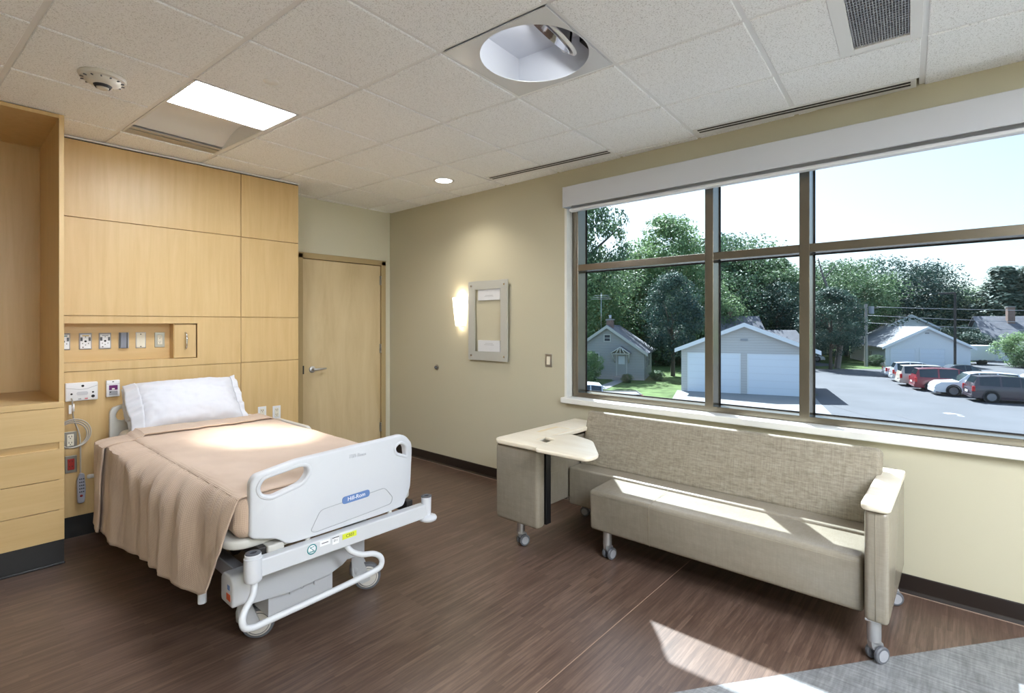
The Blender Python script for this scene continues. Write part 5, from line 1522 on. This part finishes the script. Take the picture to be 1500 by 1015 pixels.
car('suv', 'black SUV behind the white SUV near the right edge', 'car', (55.6, -7.6), (-.1, 1), 4.9, 1.9, 1.75, SUV, P_BLK, (.20, .79), wr=.37)
car('suv', 'silver SUV in the far row behind the black SUV', 'car', (60.0, -8.2), (-.1, 1), 4.8, 1.9, 1.7, SUV, P_SIL, (.20, .79), wr=.37)
pk = car('pickup_truck', 'white and dark pickup truck just below the left window pane', 'pickup truck', (25.35, 13.4), (-.62, .78), 5.7, 1.95, 1.88, PCK, P_WH, (.20, .80), wr=.40)
bm = BM()
for s in (-1, 1): box(bm, .03, 2.05, s * .80 - .05, s * .80 + .05, 1.37, 1.44, .01, 1)
box(bm, .0, .06, -.8, .8, 1.1, 1.44, .01, 1); box(bm, .06, 2.02, -.75, .75, 1.385, 1.395)
o = _obj('bed_liner', bm, BUMP); o.parent = pk
car('sedan', 'white car under the trees beyond the lawn left of the utility pole', 'car', (79.5, 19.0), (.3, -.95), 4.5, 1.8, 1.45, SED, P_WH, (.19, .80))
bm = BM(); lathe(bm, (84, 19.2, ZG + .0), [(1.3, 1.6), (.9, 2.0), (0, 2.2)], (0, 0, 1), 12); cyl(bm, (84, 19.2, ZG), (84, 19.2, ZG + 2.1), .04, seg=8)
solo('red_umbrella', bm, M('red_canvas', (214, 60, 84), .7), 'red patio umbrella far away beside the tree trunk', 'umbrella')

# ------------------------------------------------------------------ trees
def leaf_mesh(name, kind, seed, n_clump, per, leaf):
    rnd = random.Random(seed); vs = []; fs = []
    def ru():
        while True:
            v = Vector((rnd.uniform(-1, 1), rnd.uniform(-1, 1), rnd.uniform(-1, 1)))
            if .05 < v.length < 1: return v
    cl = []
    for k in range(n_clump):
        v = ru().normalized() * rnd.uniform(.35, 1) ** .6
        if kind == 'round': c = Vector((v.x * .44, v.y * .44, .56 + v.z * .40)); r = rnd.uniform(.085, .155)
        elif kind == 'tall':
            z = rnd.uniform(0, 1); w_ = .30 * math.sin(PI * min(1, z * .9 + .12)) ** .6 + .03; a = rnd.uniform(0, 2 * PI); c = Vector((math.cos(a) * w_ * rnd.uniform(.4, 1), math.sin(a) * w_ * rnd.uniform(.4, 1), .22 + .74 * z)); r = rnd.uniform(.06, .12)
        elif kind == 'open':
            v = ru().normalized() * rnd.uniform(.5, 1); c = Vector((v.x * .42, v.y * .42, .62 + v.z * .36)); r = rnd.uniform(.05, .10)
        elif kind == 'conifer':
            z = rnd.uniform(0, 1) ** .8; w_ = .26 * (1 - z) + .02; a = rnd.uniform(0, 2 * PI); c = Vector((math.cos(a) * w_ * rnd.uniform(.5, 1), math.sin(a) * w_ * rnd.uniform(.5, 1), .10 + .88 * z)); r = .05 + .04 * (1 - z)
        else: c = Vector((v.x * .44, v.y * .44, .50 + v.z * .46)); r = rnd.uniform(.10, .18)
        cl.append((c, r))
    for c, r in cl:
        for _ in range(per):
            d = ru().normalized(); p = c + Vector((d.x, d.y, d.z * .75)) * r * rnd.uniform(.55, 1.08)
            if kind == 'conifer': n_ = (d + Vector((0, 0, .6))).normalized()
            else: n_ = (d * .6 + ru() * .8 + Vector((0, 0, .35))).normalized()
            a = n_.orthogonal().normalized(); b = n_.cross(a); th = rnd.uniform(0, PI); a, b = a * math.cos(th) + b * math.sin(th), b * math.cos(th) - a * math.sin(th)
            s = leaf * rnd.uniform(.6, 1.3); k = len(vs)
            w2_ = .55
            vs += [tuple(p - a * s), tuple(p + b * s * w2_), tuple(p + a * s), tuple(p - b * s * w2_)]
            fs.append((k, k + 1, k + 2, k + 3))
    me = bpy.data.meshes.new(name); me.from_pydata(vs, [], fs); me.update(); return me
LEAVES = [leaf_mat('green_leaves', (62, 88, 70), (116, 140, 98), .32), leaf_mat('dark_leaves', (48, 70, 68), (88, 110, 94), .28), leaf_mat('bright_leaves', (88, 118, 84), (140, 164, 114), .38), leaf_mat('spruce_needles', (54, 76, 70), (88, 112, 96), .25)]  # leaf greens blued so that their colour carries haze
FOL = {'round': leaf_mesh('round_crown', 'round', 1, 120, 150, .0115), 'round2': leaf_mesh('round_crown_b', 'round', 2, 120, 150, .0115), 'tall': leaf_mesh('tall_crown', 'tall', 3, 130, 140, .011),
       'open': leaf_mesh('open_crown', 'open', 4, 110, 110, .012), 'conifer': leaf_mesh('conifer_crown', 'conifer', 5, 260, 60, .011), 'bush': leaf_mesh('bush_crown', 'bush', 6, 70, 130, .022)}
fol_cache = {}
BARK = M('tree_bark', (92, 84, 76), .9, bump=.5, bscale=6)
def trunk_bm(kind, seed):
    rnd = random.Random(seed); bm = BM()
    if kind == 'bush':
        for k in range(5):
            a = rnd.uniform(0, 2 * PI); tube(bm, [(0, 0, 0), (math.cos(a) * .1, math.sin(a) * .1, .3), (math.cos(a) * .22, math.sin(a) * .22, .6)], [.02, .014, .006], 6)
        return bm
    rt = .022
    tube(bm, [(0, 0, 0), (.005, .0, .2), (-.01, .01, .45), (.0, 0, .7 if kind != 'conifer' else .97)], [rt, rt * .8, rt * .6, rt * .2], 9)
    for k in range(8 if kind != 'conifer' else 0):
        a = rnd.uniform(0, 2 * PI); z0 = rnd.uniform(.22, .6); L_ = rnd.uniform(.18, .34)
        tube(bm, [(0, 0, z0), (math.cos(a) * L_ * .5, math.sin(a) * L_ * .5, z0 + L_ * .45), (math.cos(a) * L_, math.sin(a) * L_, z0 + L_ * .9)], [rt * .5, rt * .3, rt * .1], 6)
    return bm
def tree(name, label, cat, x, y, h_, kind, mi, sxy=1.0, rz=0.0, group='trees beyond the houses', trunk=True):
    r = thing(name, label, cat, (x, y, ZG), group); r.rotation_euler = (0, 0, rz)
    base = 'round' if kind.startswith('round') else kind
    key = (kind, mi)
    if key not in fol_cache:
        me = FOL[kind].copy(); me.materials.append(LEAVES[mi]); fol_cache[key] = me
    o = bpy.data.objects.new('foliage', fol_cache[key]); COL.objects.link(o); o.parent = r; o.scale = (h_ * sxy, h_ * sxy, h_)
    if trunk:
        bm = trunk_bm(base, int(x * 7 + y * 13)); o2 = _obj('trunk' if base != 'bush' else 'stems', bm, BARK, True); o2.parent = r; o2.scale = (h_, h_, h_)
    return r
T = [('tree', 'tall airy tree filling the top left corner of the left window pane', 50.0, 33.6, 21.5, 'open', 0, .62),
     ('tree', 'dense green tree rising directly behind the grey cottage chimney', 58, 34.5, 13.2, 'round', 0, 1.1),
     ('tree', 'tall green tree with pointed crown at the centre of the upper left pane', 66, 31, 20.2, 'tall', 2, .95),
     ('tree', 'rounded tree filling in behind the pointed crown tree to its left', 67, 37, 15.5, 'round2', 0, 1.2),
     ('tree', 'broad tree behind the first window mullion', 79.5, 30.5, 19.4, 'round', 0, 1.1),
     ('tree', 'dark dense tree standing between the grey cottage and the beige garage', 48.5, 22.0, 10.4, 'tall', 1, .85),
     ('tree', 'pale green tree just left of the beige garage roof behind the dark tree', 64, 24.5, 10.5, 'round2', 2, 1.1),
     ('tree', 'tall dark tree in the middle pane right of the first mullion', 83, 27.6, 19.6, 'round2', 0, 1.0),
     ('tree', 'thin tree with bare branches above the beige garage roof', 80, 23.2, 15.2, 'open', 0, 1.1),
     ('tree', 'leafy tree behind the beige garage directly left of the second mullion', 92, 23, 15.2, 'round', 0, 1.1),
     ('tree', 'broad dark tree at the back of the middle pane', 88, 30, 16, 'round2', 1, 1.2),
     ('tree', 'tall leafy tree just right of the second mullion', 88, 16.5, 14.6, 'round', 0, 1.0),
     ('tree', 'street tree with thick trunk at the edge of the parking lot', 67.5, 11.6, 9.4, 'tall', 1, 1.1),
     ('tree', 'big dark tree behind the utility pole', 96, 14.3, 15.6, 'round2', 0, 1.1),
     ('tree', 'large dark round tree behind the white gabled house', 109, 10.4, 17.0, 'round', 1, 1.2),
     ('tree', 'dark tree right of the large round tree behind the white house', 113, 4.8, 15.6, 'round2', 1, 1.0),
     ('tree', 'bright green tree behind the lamp post', 124, .8, 12.2, 'round', 2, 1.2),
     ('tree', 'tall dark spruce behind the roof of the right hand white house', 110, -4.6, 14.2, 'conifer', 3, 1.9),
     ('tree', 'second spruce beside the tall one at the right edge', 112, -8.6, 14.8, 'conifer', 3, 1.9),
     ('tree', 'green tree between the two spruces and the lamp post tree', 118, -2.2, 11, 'round2', 0, 1.2),
     ('tree', 'low dark tree right of the utility pole behind the white house', 80.5, 13.0, 6.4, 'round', 1, .95),
     ('tree', 'leafy tree directly behind the grey cottage and its left eave', 47, 33, 12.5, 'round2', 2, 1.2),
     ('tree', 'distant tree seen between the middle pane trees', 100, 33, 17, 'round', 0, 1.3),
     ('tree', 'distant green tree left of the large round dark tree', 112, 17, 15, 'round', 0, 1.3),
     ('tree', 'tree filling behind the grey shingled roof left of its chimney', 70, 26.5, 13, 'round', 0, 1.2),
     ('tree', 'dark tree behind the low outbuilding roof', 76, 19.5, 11, 'round2', 1, 1.2),
     ('tree', 'shadowy tree at the back of the lawn behind the dark tree', 72, 33, 12, 'bush', 1, 1.0),
     ('tree', 'low spreading tree deep behind the cottage roof', 66, 38, 10, 'bush', 1, 1.2),
     ('tree', 'wide dark tree at the far back of the left pane', 84, 40, 15, 'bush', 1, 1.1),
     ('tree', 'thick dark tree far behind the beige garage', 96, 30, 13, 'bush', 1, 1.2),
     ('tree', 'far dark tree behind the street tree at the lot edge', 104, 20, 11, 'bush', 1, 1.2),
     ('tree', 'dense low tree behind the cottage side wall', 60, 29.5, 8, 'bush', 0, 1.2),
     ('bush', 'large dark shrub behind the cargo trailers', 100, .4, 5.2, 'bush', 1, 1.35),
     ('bush', 'round dark shrub left of the right hand white house', 96.5, -1.2, 4.2, 'bush', 1, 1.2),
     ('bush', 'bright green bush in front of the right hand white house', 85.5, -5.3, 4.4, 'bush', 2, 1.3),
     ('bush', 'small leafy bush at the foot of the utility pole', 76.3, 8.3, 1.5, 'bush', 0, 1.3),
     ('bush', 'small flowering bush by the cottage doorstep', 43.6, 21.3, 1.0, 'bush', 0, 1.5),
     ('bush', 'low green bush by the cottage wall left of its door', 40.4, 22.6, .8, 'bush', 0, 1.5),
     ('bush', 'leafy shrub at the left edge in front of the cottage window', 38.2, 25.2, 3.0, 'bush', 2, .9)]
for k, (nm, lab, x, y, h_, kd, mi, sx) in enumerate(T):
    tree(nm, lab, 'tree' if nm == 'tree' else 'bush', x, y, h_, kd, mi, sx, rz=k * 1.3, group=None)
# bare leaning trunk with dead branches
bt = thing('bare_tree', 'leaning bare grey trunk with dead branches just right of the second mullion', 'tree', (69.5, 11.3, ZG))
bm = BM()
tube(bm, [(69.5, 11.3, ZG), (69.6, 11.0, ZG + 3), (69.8, 11.0, ZG + 5.5), (69.6, 11.7, ZG + 8), (69.3, 12.6, ZG + 10.5), (69.2, 13.2, ZG + 13)], [.35, .32, .28, .2, .12, .05], 8, sm=3)
tube(bm, [(69.6, 11.7, ZG + 8), (69.5, 12.8, ZG + 9), (69.5, 13.8, ZG + 10.2)], [.1, .06, .03], 6)
tube(bm, [(69.3, 12.6, ZG + 10.5), (69.3, 11.6, ZG + 11.8), (69.3, 10.8, ZG + 12.6)], [.08, .05, .02], 6)
tube(bm, [(69.7, 11.3, ZG + 6.8), (69.5, 12.6, ZG + 7.2), (69.4, 13.4, ZG + 8.0)], [.08, .05, .02], 6)
part('trunk', bm, M('dead_wood', (120, 112, 108), .9), bt, True)
